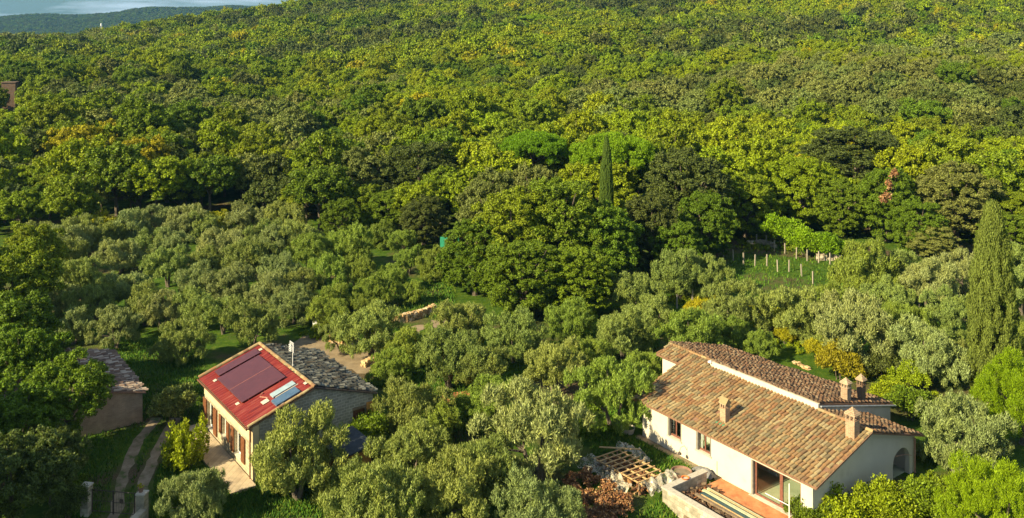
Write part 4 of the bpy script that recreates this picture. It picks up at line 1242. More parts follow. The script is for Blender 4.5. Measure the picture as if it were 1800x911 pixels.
def sheet(name, ptsfn, nu, nv, mat, label, cat, seed=1, amp=.12):
    """crumpled cloth or plastic with a little thickness"""
    rg = np.random.default_rng(seed)
    vs = []
    ph = rg.uniform(0, 6.28, 12)
    for j in range(nv):
        for i in range(nu):
            p = Vector(ptsfn(i / (nu - 1), j / (nv - 1)))
            w_ = math.sin(i * .9 + ph[0] + 1.3 * math.sin(j * .5 + ph[1])) + .7 * math.sin(j * 1.1 + i * .5 + ph[2]) + .5 * math.sin(i * 2.1 - j * 1.7 + ph[3])
            vs.append(p + Vector((rg.normal() * amp * .16, rg.normal() * amp * .16, w_ * amp * .75 + rg.normal() * amp * .12)))
    fs = [(j * nu + i, j * nu + i + 1, (j + 1) * nu + i + 1, (j + 1) * nu + i) for j in range(nv - 1) for i in range(nu - 1)]
    me = bpy.data.meshes.new(name); me.from_pydata([tuple(v) for v in vs], [], fs); me.materials.append(M[mat])
    o = link(name, me, None, (WA.x, WA.y, 0), WRZ)
    sm = o.modifiers.new('thick', 'SOLIDIFY'); sm.thickness = .008
    return tag(o, label, cat)
sheet('tarpaulin', lambda u, v: (5.6 + 1.5 * u, -.75 + .6 * v, .12 + .35 * math.sin(3.1 * v) * math.sin(3.1 * u)), 14, 8, 'grey_cloth', 'dark grey tarpaulin crumpled against the white wall by the terrace', 'tarpaulin', 3, .05)

# timber lattice with torn plastic over the wood heap
LO = Vector(G(1048, 812, .55))
lat = thing('timber_lattice', 'open grid of pale battens lying over the wood heap', 'lattice', WL(0, 0), WRZ)
def LT(u, v, z=0):   # u along the lattice (towards the house end), v across
    return (1.9 + 3.9 * u, -5.3 + 1.9 * v + .15 * math.sin(u * 3), .62 + .10 * u + z)
m = MB()
for k in range(4):
    v = k / 3
    m.beam(LT(0.0 + .02 * k, v), LT(1.05 - .04 * k, v + .04), .075, .06)
m.build('long_battens', M['wood_pale'], lat)
m = MB()
for k in range(9):
    u = .03 + k * .12
    m.beam(LT(u, -.08, .07), LT(u + .03, 1.06, .07), .065, .05)
m.build('cross_battens', M['wood_pale'], lat)
for u in (0.02, .5, .98):
    for v in (0.03, .97):
        q = LT(u, v); MB().beam((q[0], q[1], -.1), (q[0], q[1], q[2] - .04), .08, .08).build('leg', M['wood_dark'], lat)
o = MB().beam(LT(-.15, .55, .2), LT(.35, 1.25, .34), .12, .05).build('loose_plank', M['wood_pale'], None, (WA.x, WA.y, 0), WRZ)
tag(o, 'single pale plank lying aslant on the batten grid', 'plank')
mb = MB(); rgb = random.Random(9)
for i in range(330):
    u, v = rgb.uniform(0, 1), rgb.uniform(0, 1)
    q = Vector(LT(u, v)); q.z = rgb.uniform(.0, .45)
    dv = Vector((rgb.gauss(0, 1), rgb.gauss(0, 1), rgb.gauss(0, .3))).normalized()
    mb.beam(q, q + dv * rgb.uniform(.2, .55), rgb.uniform(.04, .10), rgb.uniform(.04, .09))
o = mb.build('firewood', M['brush'], None, (WA.x, WA.y, 0), WRZ)
tag(o, 'jumble of split wood under the batten grid', 'firewood', kind='stuff')
sheet('plastic_sheet', lambda u, v: (1.5 + 2.5 * u, -3.3 + .8 * v + .4 * math.sin(u * 3), .80 - .45 * abs(v - .4) - .2 * u), 26, 12, 'plastic', 'torn clear plastic sheet along the house side of the batten grid', 'plastic sheet', 5, .13)
sheet('plastic_sheet', lambda u, v: (1.3 + 4.2 * u, -6.1 + .8 * v + .25 * math.sin(u * 5), .15 + .55 * v - .1 * u), 34, 12, 'plastic', 'torn clear plastic sheet along the lower side of the batten grid', 'plastic sheet', 6, .13)
sheet('plastic_sheet', lambda u, v: (5.5 + 1.2 * u, -5.2 + 2.4 * v, .35 + .45 * math.sin(3.1 * u)), 12, 22, 'plastic', 'crumpled clear plastic sheet against the end of the parapet', 'plastic sheet', 7, .15)
# dead brown brush
rgn = np.random.default_rng(77)
lm = []
for k in range(60):
    a, b = rgn.uniform(2.4, 6.7), rgn.uniform(-9.0, -6.2)
    hgt = .75 * math.exp(-((b + 7.2) / 1.5) ** 2)
    lm.append((np.array([a, b, .15 + hgt * rgn.uniform(.2, 1)]), np.array([.32, .32, .25])))
V = foliage(rgn, lm, 12, 14, .14, .15, .09, up=.1, nmix=.4)
q = quads_mesh('dead_brush', V, M['brush'])
for i in range(len(q.vertices)):
    pass
ob = link('dead_brush', q, None, (WA.x, WA.y, -.25), WRZ)
tag(ob, 'mound of dead brown leaves and cuttings below the plastic sheets', 'brush heap', kind='stuff')

# green netting in the grove, white garden chair, mast, ruin
def netp(px, py, lab):
    p = gz(px, py)
    vs = []
    rg = random.Random(px)
    for j in range(5):
        for i in range(10):
            vs.append((p.x + (i - 4.5) * .3, p.y + (j - 2) * .3, p.z + .25 + .2 * math.sin(i * 1.3) * math.sin(j + 1) + rg.uniform(-.05, .05)))
    fs = [(j * 10 + i, j * 10 + i + 1, (j + 1) * 10 + i + 1, (j + 1) * 10 + i) for j in range(4) for i in range(9)]
    me = bpy.data.meshes.new('green_netting'); me.from_pydata(vs, [], fs); me.materials.append(M['green_net'])
    o = link('green_netting', me); s_ = o.modifiers.new('t', 'SOLIDIFY'); s_.thickness = .02
    tag(o, lab, 'netting')
p = gz(790, 440); 
o = MB().box(-1.1, 1.1, -.02, .02, 0, 1.6).build('green_netting', M['green_net'], None, (p.x, p.y, p.z), .1)
tag(o, 'upright green netting panel at the left foot of the big oaks', 'netting')
# white folding chair by the court
p = gz(556, 578)
chr_ = thing('garden_chair', 'white garden chair standing on the grass behind the red-roofed house', 'chair', p, .5)
m = MB(); m.box(-.25, .25, -.25, .25, .42, .46); m.build('seat', M['white_paint'], chr_)
m = MB(); m.box(-.25, .25, .25, .29, .47, .95); m.build('backrest', M['white_paint'], chr_)
for i in (-1, 1):
    for j in (-1, 1): MB().box(i * .22 - .02, i * .22 + .02, j * .22 - .02, j * .22 + .02, 0, .419).build('leg', M['white_paint'], chr_)

rp = Vector(((19 - 900) * 235 / F, 235, 0)); rp.z = hz(rp.x, rp.y)
ztop = H - (145 - HY) * 235 / F
ruin = thing('stone_tower_house', 'square brown stone tower rising from the wood at the left edge', 'house', rp, .25)
h_ = ztop - rp.z
m = MB()
m.box(-1.7, -.5, -2.0, 2.0, -.5, h_); m.box(.4, 1.6, -2.0, 2.0, -.5, h_)
m.box(-.498, .398, -2.0, 2.0, -.5, h_ - 4.2); m.box(-.498, .398, -2.0, 2.0, h_ - 2.9, h_); m.box(-.498, .398, -1.4, 2.0, h_ - 4.198, h_ - 2.902)
m.build('wall', M['tower_stone'], ruin)
MB().box(-.4, .3, -1.6, -1.5, h_ - 4.19, h_ - 2.91).build('window', M['metal_dark'], ruin)
MB().box(-1.85, 1.75, -2.15, 2.15, h_ + .002, h_ + .2).build('parapet', M['tower_stone'], ruin)
# white antenna mast on the far hill and two roofs near the skyline pines
p = Vector(((178 - 900) * 1900 / F, 1900, hill_h((178 - 900) * 1900 / F, 1900)))
mast = thing('white_mast', 'tiny white tank tower on the far blue hillside', 'tower', p)
zt = H + (HY - 41) * 1900 / F
MB().tube([(0, 0, 0), (0, 0, zt - p.z - 6)], 0.7, 8).build('shaft', M['white_paint'], mast)
MB().tube([(0, 0, zt - p.z - 6), (0, 0, zt - p.z)], 1.7, 10).build('tank', M['white_paint'], mast)

# ------------------------------------------------------------------ trees and shrubs read from the photograph
ORD = ['first', 'second', 'third', 'fourth', 'fifth', 'sixth', 'seventh', 'eighth', 'ninth', 'tenth', 'eleventh', 'twelfth', 'thirteenth', 'fourteenth', 'fifteenth']
OLG = 'olive trees of the grove'
near = [  # px, py, width, tint, label
 (522, 785, 172, 'olive', 'large olive tree in front of the gable of the red-roofed house'),
 (345, 858, 108, 'olive_s', 'silvery bushy olive beside the driveway, in front of the yellow-green shrub'),
 (655, 872, 175, 'olive', 'wide olive at the bottom edge below the garden hut'),
 (610, 845, 90, 'olive', 'small olive just in front of the garden hut'),
 (795, 845, 150, 'olive', 'olive at the bottom edge, second from the brown heap'),
 (725, 790, 130, 'olive', 'rounded olive to the right of the garden hut'),
 (728, 710, 125, 'olive', 'olive standing off the right corner of the lichen roof'),
 (935, 740, 190, 'olive_s', 'largest silvery olive between the two houses'),
 (858, 700, 110, 'olive_g', 'olive squeezed behind the largest silvery one between the houses'),
 (945, 882, 140, 'olive_s', 'spiky olive at the bottom edge beside the brown heap'),
 (850, 810, 140, 'olive', 'olive in front of the largest silvery one, bottom centre'),
 (790, 618, 120, 'olive', 'olive above the bare red earth between the houses'),
 (903, 580, 105, 'olive', 'olive directly at the foot of the big central oaks'),
 (1078, 680, 140, 'olive_g', 'tall olive touching the left end of the white house roof'),
 (1095, 575, 110, 'olive', 'olive behind the left end of the white house roof'),
 (975, 635, 110, 'olive', 'olive midway between the red and the white house, second row'),
 (1005, 555, 88, 'olive_g', 'small olive at the right foot of the big central oaks'),
 (1112, 508, 90, 'olive', 'olive in the dark gap right of the central oaks'),
 (1195, 470, 100, 'olive', 'olive at the left end of the fenced clearing'),
 (1212, 583, 110, 'olive_g', 'olive directly behind the ridge end of the white house'),
 (1285, 534, 112, 'olive', 'olive below the front posts of the clearing, left one'),
 (1392, 540, 112, 'olive', 'olive below the front posts of the clearing, right one'),
 (1332, 600, 62, 'olive_g', 'small olive just behind the brown back roof'),
 (1500, 565, 145, 'olive_s', 'broad silvery olive behind the yellow autumn bush'),
 (1518, 470, 125, 'olive_g', 'olive at the right end of the clearing wall'),
 (1632, 492, 100, 'olive_s', 'silvery olive left of the cypress tip, back row'),
 (1632, 608, 125, 'olive_s', 'dense grey olive between autumn bush and cypress'),
 (1662, 548, 95, 'olive', 'olive beside the cypress, middle row'),
 (1690, 742, 150, 'olive_s', 'big grey olive to the right of the gable chimney'),
 (652, 570, 108, 'olive', 'olive standing at the edge of the gravel court'),
 (712, 603, 80, 'olive_g', 'small olive right of the gravel court'),
 (1240, 480, 80, 'olive', 'small olive behind the ridge, next to the clearing'),
 (1450, 522, 85, 'olive_g', 'olive between the two clearing olives and the broad silvery one'),
 (1140, 640, 70, 'olive_g', 'small olive hugging the notched corner of the white house'),
 (1560, 520, 90, 'olive', 'olive between the clearing wall and the cypress'),
 (765, 740, 90, 'olive_g', 'olive in the middle of the dense group between the houses'),
 (1572, 468, 95, 'olive', 'olive behind the right end of the clearing wall, under the dead-branch oak'),
 (1700, 472, 90, 'olive_s', 'olive peeping out left of the cypress, back row'),
 (1598, 560, 85, 'olive_g', 'olive between two pale posts left of the cypress'),
 (1795, 505, 90, 'olive', 'olive at the right edge behind the cypress'),
 (1690, 620, 70, 'olive', 'small olive against the left flank of the cypress'),
 (1792, 590, 70, 'olive_g', 'small olive at the right edge beside the cypress'),
 (1150, 545, 80, 'olive', 'olive in shade between the central oaks and the clearing olives'),
 (1290, 585, 70, 'olive_g', 'olive behind the brown back roof, left of the small one'),
 (1430, 560, 90, 'olive', 'olive left of the broad silvery olive behind the roof'),
 (815, 562, 100, 'olive', 'olive at the left foot of the central oaks, right of the stone wall'),
 (762, 598, 75, 'olive_g', 'small olive between the gravel court and the bare red earth'),
 (848, 640, 95, 'olive', 'olive just right of the bare red earth'),
 (1792, 462, 95, 'olive', 'olive at the right edge, highest one beside the cypress'),
 (598, 585, 62, 'olive', 'small olive at the back of the gravel court near the white chair'),
 (683, 640, 70, 'olive_g', 'small olive hiding the right end of the gravel court'),
 (1040, 620, 80, 'olive_g', 'olive two places left of the notched white house corner'),
]
for i, (px, py, w, tn, lab) in enumerate(near):
    x, y, s = crown_at('olive', px, py, w * 1.02)
    plant('olive', x, y, s, tn, 'olive_tree', lab, 'olive tree', OLG, v=(2 * i) % 6 if i in (0, 1, 2, 4, 9, 10) else i)

left = [(67, 412, 80), (142, 408, 85), (224, 393, 85), (269, 386, 75), (321, 386, 80), (358, 392, 70), (429, 380, 80), (500, 378, 80), (466, 410, 75), (530, 412, 80), (298, 423, 75),
        (213, 442, 75), (254, 428, 70), (388, 428, 90), (127, 420, 85), (295, 460, 90), (348, 485, 80), (407, 490, 85), (433, 449, 95), (138, 479, 90), (224, 505, 90), (168, 520, 90),
        (256, 528, 90), (205, 568, 90), (285, 540, 80), (347, 535, 85), (318, 592, 95), (392, 545, 85), (444, 560, 105), (474, 505, 90), (517, 527, 85), (575, 548, 80), (578, 478, 85),
        (541, 440, 85), (668, 406, 60), (707, 420, 55), (609, 425, 90), (625, 478, 70), (476, 420, 70), (490, 470, 80), (530, 500, 75), (590, 525, 85), (655, 505, 75), (718, 453, 60),
        (688, 484, 60), (765, 455, 75), (722, 510, 50), (118, 445, 70), (360, 455, 70), (185, 410, 70), (100, 520, 80), (130, 565, 80), (630, 445, 65), (640, 540, 60)]
left.sort(key=lambda q: -q[1])
rows = []
for k, q in enumerate(left):
    if not rows or rows[-1][0][1] - q[1] > 32: rows.append([q])
    else: rows[-1].append(q)
rown = ['front row', 'second row', 'third row', 'fourth row', 'fifth row', 'back row', 'last row']
n_ = 0
for ri, rw in enumerate(rows):
    rw.sort()
    for ci, (px, py, w) in enumerate(rw):
        x, y, s = crown_at('olive', px, py, w * 0.94)
        tn = 'olive_s' if px < 520 and rnd.random() < .55 else ('olive_g' if px > 540 else 'olive')
        look = {'olive_s': 'silvery', 'olive_g': 'greener', 'olive': 'grey-green'}[tn]
        plant('olive', x, y, s, tn, 'olive_tree', f'{look} olive, {ORD[ci]} from the left in the {rown[min(ri, 6)]} of the left-hand grove', 'olive tree', OLG, v=n_)
        n_ += 1

# shrubs
def shrub(kind, px, py, w, tn, lab, cat='shrub', v=None, hf=.55, name='shrub', sz=None):
    x, y, s = crown_at(kind, px, py, w, hf)
    return plant(kind, x, y, s, tn, name, lab, cat, v=v, parts=('foliage', 'stem'), sz=sz)
shrub('upright', 333, 772, 92, 'yg', 'upright yellow-green shrub in front of the brown shutters', v=0, sz=1.15)
shrub('shrub', 305, 706, 80, 'grey', 'dark grey-green shrub where the driveway tracks end', v=1)
shrub('shrub', 642, 757, 85, 'green', 'glossy green laurel below the orange shutter of the stone gable', v=0)
shrub('shrub', 610, 735, 70, 'green', 'dark green laurel beside the stone gable wall', v=2)
shrub('shrub', 660, 790, 60, 'dark', 'dark bush right of the garden hut', v=2)
shrub('shrub', 1474, 634, 72, 'orange', 'orange and yellow autumn bush behind the back chimneys', v=0)
shrub('shrub', 1436, 612, 42, 'yellow', 'yellow bush left of the orange autumn bush', v=1)
shrub('shrub', 1380, 588, 36, 'yellow', 'small yellow bush behind the brown back roof', v=2)
shrub('shrub', 1560, 690, 62, 'yg', 'yellow-green bush behind the grey back wall', v=1)
shrub('shrub', 1600, 705, 75, 'green', 'green bush right of the back wall corner', v=0)
shrub('shrub', 1600, 660, 60, 'yg', 'light green bush under the grey olive', v=2)
shrub('shrub', 1545, 635, 65, 'dark', 'dark bush between the orange bush and the grey olive', v=2)
shrub('shrub', 1225, 545, 50, 'yellow', 'yellow vine bush left of the clearing olives', v=1)
shrub('shrub', 1375, 402, 68, 'bright', 'bright green vine bush at the far side of the clearing', v=0)
shrub('shrub', 1415, 422, 66, 'bright', 'bright green creeper over the clearing bank, middle', v=1)
shrub('shrub', 1452, 430, 58, 'bright', 'bright green creeper over the right clearing wall', v=2)
shrub('shrub', 180, 335, 60, 'yellow', 'yellow autumn bush at the wood edge above the left grove', v=0, hf=1.8)
shrub('shrub', 385, 362, 60, 'yellow', 'golden bush behind the back row of the left grove', v=1, hf=1.2)
shrub('shrub', 1488, 905, 105, 'yg', 'leafy yellow-green shrub hiding the right end of the glass door', v=0)
shrub('shrub', 1560, 885, 105, 'yg', 'yellow-green shrub below the grey gable', v=1)
shrub('shrub', 1625, 880, 95, 'mid', 'yellow-green shrub below the arch', v=2)
shrub('shrub', 1430, 900, 80, 'green', 'green leafy shrub touching the patio door', v=1)
shrub('shrub', 1665, 872, 100, 'mid', 'shrub between the arch and the bright pine', v=0)
for i, (px, py, w) in enumerate(((250, 890, 40), (300, 895, 50), (120, 880, 70), (90, 830, 80), (200, 700, 50))):
    shrub('shrub', px, py, w, ['mid', 'green', 'dark', 'dark', 'dark'][i], ['leafy bush in the gap behind the potted gate pillar', 'low green bush left of the silvery bushy olive',
          'dark bush left of the plain gate pillar', 'dark bush under the left edge trees', 'dark bush in front of the brick shed wall'][i]) if i not in (0, 4) else None

# broad trees at the left edge
for i, (px, py, w, tn, lab) in enumerate([
    (118, 700, 150, 'green', 'spreading tree overhanging the brick shed'),
    (45, 650, 160, 'green', 'sunlit tree left of the shed tree'),
    (40, 745, 150, 'green', 'tree below the shed tree at the left edge'),
    (25, 500, 150, 'mid', 'tall tree at the left edge beside the grove, upper one'),
    (15, 600, 170, 'green', 'tree at the left edge above the shed tree'),
    (20, 850, 180, 'dark', 'dark tree in the bottom left corner'),
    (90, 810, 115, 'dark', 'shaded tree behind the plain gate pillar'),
    (60, 445, 110, 'mid', 'smaller tree at the left edge where grove meets wood')]):
    x, y, s = crown_at('oak', px, py, w, .58)
    plant('oak', x, y, s, tn, 'broadleaf_tree', lab, 'tree', v=i)
for i, (x, y, s) in enumerate(((-37, 44, 1.45), (-44, 57, 1.4), (-33, 36, 1.4), (-50, 70, 1.4), (-27, 34, 1.25))):
    plant('oak', x, y, s, 'green', 'broadleaf_tree', 'tree just beyond the left edge of the photo, ' + ORD[i] + ' of five', 'tree', v=i)

# the big central oaks and the dark trees of the wood edge
def tree_top(kind, px, ytop, d, wpx, tn, lab, cat='oak tree', name='oak_tree', v=None, parts=('crown', 'trunk')):
    pr_r, pr_h = PROTO[kind][0][2:4]
    x = (px - 900) * d / F
    s = wpx * d / F / (2 * pr_r)
    ztop = H - (ytop - HY) * d / F
    g = hz(x, d)
    return plant(kind, x, d, s, tn, name, lab, cat, v=v, sz=max(.5 * s, (ztop - g) / (pr_h * 1.02)), parts=parts)
tree_top('big', 835, 380, 88, 130, 'green', 'big oak, left one of the central clump', v=0)
tree_top('big', 900, 320, 90, 170, 'mid', 'big oak, second from left in the central clump', v=1)
tree_top('big', 985, 300, 91, 180, 'green', 'tallest oak in the middle of the central clump', v=2)
tree_top('big', 1060, 350, 90, 140, 'green', 'big oak, right one of the central clump', v=0)
tree_top('big', 920, 415, 81.5, 160, 'green', 'low oak in front of the central clump, left', v=2)
tree_top('big', 1012, 425, 82, 150, 'mid', 'low oak in front of the central clump, right', v=1)
tree_top('big', 865, 290, 99, 130, 'grey', 'greyish oak behind the left part of the central clump', v=0)
tree_top('big', 940, 278, 100, 130, 'grey', 'greyish oak behind the middle of the central clump', v=1)
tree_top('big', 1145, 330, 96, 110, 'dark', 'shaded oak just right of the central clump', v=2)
tree_top('big', 1205, 255, 108, 170, 'dark', 'tall dark holm oak above the left end of the clearing', v=0)
tree_top('big', 1240, 330, 101, 110, 'green', 'oak in front of the tall dark holm oak', v=1)
tree_top('big', 1190, 385, 93, 100, 'green', 'low oak between central clump and clearing', v=2)
tree_top('big', 1310, 300, 112, 110, 'mid', 'oak behind the left corner of the clearing', v=0)
tree_top('big', 1405, 265, 116, 130, 'yg', 'tall yellowish oak behind the bright creeper', v=1)
tree_top('big', 1500, 215, 128, 210, 'dark', 'broad dark holm oak high above the clearing', v=2)
tree_top('big', 1480, 310, 112, 110, 'green', 'green oak above the right clearing wall', v=0)
tree_top('big', 1560, 285, 110, 110, 'green', 'oak with a rust-coloured dead branch right of the clearing', v=1)
tree_top('big', 1615, 345, 103, 100, 'green', 'oak between the dead-branch oak and the cypress', v=2)
tree_top('big', 1680, 280, 110, 150, 'grey', 'greyish oak directly behind the cypress, left of its tip', v=0)
tree_top('big', 1790, 330, 108, 120, 'mid', 'oak at the right edge behind the cypress', v=1)
tree_top('big', 740, 240, 122, 150, 'dark', 'dark oak behind the middle grove, left of the central clump', v=2)
tree_top('big', 625, 255, 120, 120, 'grey', 'grey oak behind the middle grove', v=0)
tree_top('big', 680, 330, 112, 100, 'green', 'green oak at the top of the middle grove', v=1)
tree_top('big', 600, 345, 108, 80, 'green', 'green tree among the back olives of the middle grove', v=2)
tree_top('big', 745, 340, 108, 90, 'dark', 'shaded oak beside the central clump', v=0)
tree_top('big', 1775, 372, 101, 110, 'green', 'low oak filling the gap right of the cypress', v=2)
tree_top('big', 1640, 390, 101, 90, 'grey', 'low greyish oak left of the cypress', v=1)
tree_top('pine', 940, 232, 128, 115, (.145, .26, .008), 'bright green umbrella pine behind the central clump, left one', 'pine tree', 'umbrella_pine', 0)
tree_top('pine', 1078, 236, 118, 142, (.145, .26, .008), 'bright green umbrella pine behind the small cypress', 'pine tree', 'umbrella_pine', 1)
tree_top('pine', 938, 28, 420, 66, 'bright', 'umbrella pine near the top of the hill', 'pine tree', 'umbrella_pine', 0)
tree_top('cypress', 1066, 238, 104, 28, (.11, .16, .025), 'thin small cypress in front of the right umbrella pine', 'cypress tree', 'cypress_tree', 0)
tree_top('cypress', 1745, 352, 64, 88, (.155, .21, .038), 'tall pale green cypress at the right of the picture', 'cypress tree', 'cypress_tree', 1)
x, y, s = crown_at('stone_pine', 1800, 690, 160, .55)
plant('stone_pine', x, y, s, (.20, .285, .006), 'stone_pine', 'bright green stone pine at the right edge below the cypress', 'pine tree', v=0)
x, y, s = crown_at('stone_pine', 1755, 885, 190, .55)
plant('stone_pine', x, y, s, (.19, .285, .006), 'stone_pine', 'bright green stone pine in the bottom right corner', 'pine tree', v=1)

# rust-coloured dead branch on the oak right of the clearing
rgn = np.random.default_rng(3)
zc = [H - (q - HY) * 104 / F for q in (305, 325, 345, 352)]
lm = [(np.array([(1560 - 900) * 104 / F + rgn.normal() * .25, 104 + rgn.normal() * .3, z]), np.array([.4, .4, .5])) for z in zc]
V = foliage(rgn, lm, 14, 14, .25, .26, .15)
ob = link('dead_branch', quads_mesh('dead_branch', V, M['brush']))
tag(ob, 'rust-coloured dead foliage hanging in the oak right of the clearing', 'dead foliage')

# ------------------------------------------------------------------ the wood on the hill
def noise2(x, y, s, seed=0):
    return (math.sin(x * s + seed * 1.7 + 1.3 * math.sin(y * s * .7 + seed)) + math.sin(y * s * 1.1 + seed * 2.3 + 1.1 * math.sin(x * s * .8 - seed))) / 2
def in_wood(x, y):
    px, py = P((x, y, hz(x, y) + 3.5))
    if y < 108: return False
    # lower edge of the wood in the photograph
    edge = [(-400, 420), (0, 395), (60, 385), (200, 362), (340, 345), (480, 350), (560, 372), (760, 375), (1100, 380), (1290, 400), (1330, 372), (1480, 385), (1600, 430), (2300, 470)]
    for (a0, e0), (a1, e1) in zip(edge, edge[1:]):
        if a0 <= px <= a1:
            return py < e0 + (e1 - e0) * (px - a0) / (a1 - a0)
    return py < 420
pts = []
rg = random.Random(99)
y = 104.0
while y < 760:
    st = 4.9 + max(0, y - 200) * .0014
    half = y * .66 + 14
    x = -half
    while x < half:
        xx, yy = x + rg.uniform(-.42, .42) * st, y + rg.uniform(-.42, .42) * st
        x += st
        if yy > 560 and hz(xx, yy) < hz(xx, yy - 30) - 1.5 and yy > 640: continue
        if not in_wood(xx, yy): continue
        if any((xx - a) ** 2 + (yy - b) ** 2 < (r_ * .62 + 1.4) ** 2 for a, b, r_ in USED if abs(yy - b) < 8): continue
        if abs(xx - rp.x) < 4.5 and abs(yy - rp.y) < 4.5: continue
        ppx, ppy = P((xx, yy, hz(xx, yy) + 7))
        if yy < rp.y and abs(ppx - 19) < 36 and ppy < 205: continue
        pts.append((xx, yy))
    y += st * .9
def species(x, y):
    px, py = P((x, y, hz(x, y) + 5))
    v = noise2(x, y, .035, 1) + rg.gauss(0, .55)
    # grey-green band running across the right of the slope
    band = py - (205 - (px - 1050) * .13)
    if px > 1000 and -40 < band < 45 and rg.random() < .8:
        return 'h', 'grey'
    if px < 700 and py > 60 and noise2(x, y, .02, 4) > .1 and rg.random() < .45: return 'h', 'grey'
    if 120 < px < 330 and 235 < py < 325 and rg.random() < .3: return 'b', 'yellow'
    if v < -.45: return 'h', 'dark' if rg.random() < .7 else 'grey'
    if v < .1: return 'b', 'mid' if rg.random() < .5 else 'green'
    if v < 1.05: return 'b', 'yg' if rg.random() < .68 else 'mid'
    return ('b', 'yellow') if rg.random() < .24 else ('b', 'yg')
pts.sort(key=lambda q: q[1])
wood = []
rg = random.Random(4242)
for (x, y) in pts:
    k, tn = species(x, y)
    s = (rg.uniform(.72, 1.18) if rg.random() < .75 else rg.uniform(1.15, 1.5))
    wood.append((x, y, k, tn, s))
vis = []
for w_ in wood:
    px, py = P((w_[0], w_[1], hz(w_[0], w_[1]) + 5))
    if -25 < px < 1825: vis.append(w_)
NIND = 300
ind = set(id(w_) for w_ in vis[:NIND])
LM = [(0, 'left edge'), (110, 'far left of the grove'), (240, 'brick shed'), (360, 'grove'), (458, 'red roof peak'), (522, 'aerial'), (625, 'grey oak'), (740, 'dark oak'), (865, 'left central oaks'),
      (940, 'left umbrella pine'), (1000, 'tallest central oak'), (1078, 'right umbrella pine'), (1205, 'tall dark holm oak'), (1310, 'clearing corner'), (1405, 'yellowish oak'), (1500, 'broad dark holm oak'), (1580, 'oak with dead branch'),
      (1680, 'cypress'), (1745, 'cypress tip'), (1800, 'right edge')]
LOOK = {'dark': 'dark evergreen', 'grey': 'greyish evergreen', 'mid': 'mid-green', 'green': 'green', 'yg': 'yellow-green', 'yellow': 'golden yellow'}
cells = {}
for w_ in vis[:NIND]:
    px, py = P((w_[0], w_[1], hz(w_[0], w_[1]) + 5))
    lmk = min(LM, key=lambda q: abs(q[0] - px))[1]
    szw = 'small' if w_[4] < .84 else 'large' if w_[4] > 1.02 else 'medium'
    cells.setdefault((lmk, w_[3], szw), []).append((py, px, w_))
plur = {}
for (lmk, tn, szw), lst in cells.items():
    lst.sort(key=lambda q: -q[0])
    for i, (py, px, w_) in enumerate(lst):
        where = {'left edge': 'at the left edge', 'right edge': 'at the right edge', 'grove': 'above the left grove', 'far left of the grove': 'above the grove end'}.get(lmk, 'above the ' + lmk)
        if len(lst) == 1: o_ = 'the only such one'
        elif i == 0: o_ = 'lowest such one'
        elif i == len(lst) - 1: o_ = 'highest such one'
        else: o_ = ORD[i] + ' such one upslope'
        plur[id(w_)] = f'{szw} {LOOK[tn]} tree {where}, {o_}'
far_pts, far_tint, far_scl, far_idx = [], [], [], []
for w_ in wood:
    x, y, k, tn, s = w_
    sz = s * rg.uniform(.9, 1.12)
    if id(w_) in ind:
        kind = 'forest' if k == 'b' else 'forest_holm'
        o = plant(kind, x, y, s, tn, 'broadleaf_tree' if k == 'b' else 'evergreen_oak', plur[id(w_)], 'woodland tree' if k == 'b' else 'evergreen oak',
                  'trees at the lower edge of the wood', sz=sz)
    else:
        c = T[tn]; kk = rg.uniform(.85, 1.15)
        far_pts.append((x, y, hz(x, y) - .3)); far_tint.append((c[0] * kk * rg.uniform(.9, 1.1), c[1] * kk, c[2] * kk)); far_scl.append((s, s, sz))
        px = 0
        near_ = y < 300
        far_idx.append((rg.randrange(5) if k == 'b' else 5 + rg.randrange(3)) if near_ else 8 + rg.randrange(4))
print('wood trees', len(wood), 'individual', len(ind), 'far', len(far_pts))

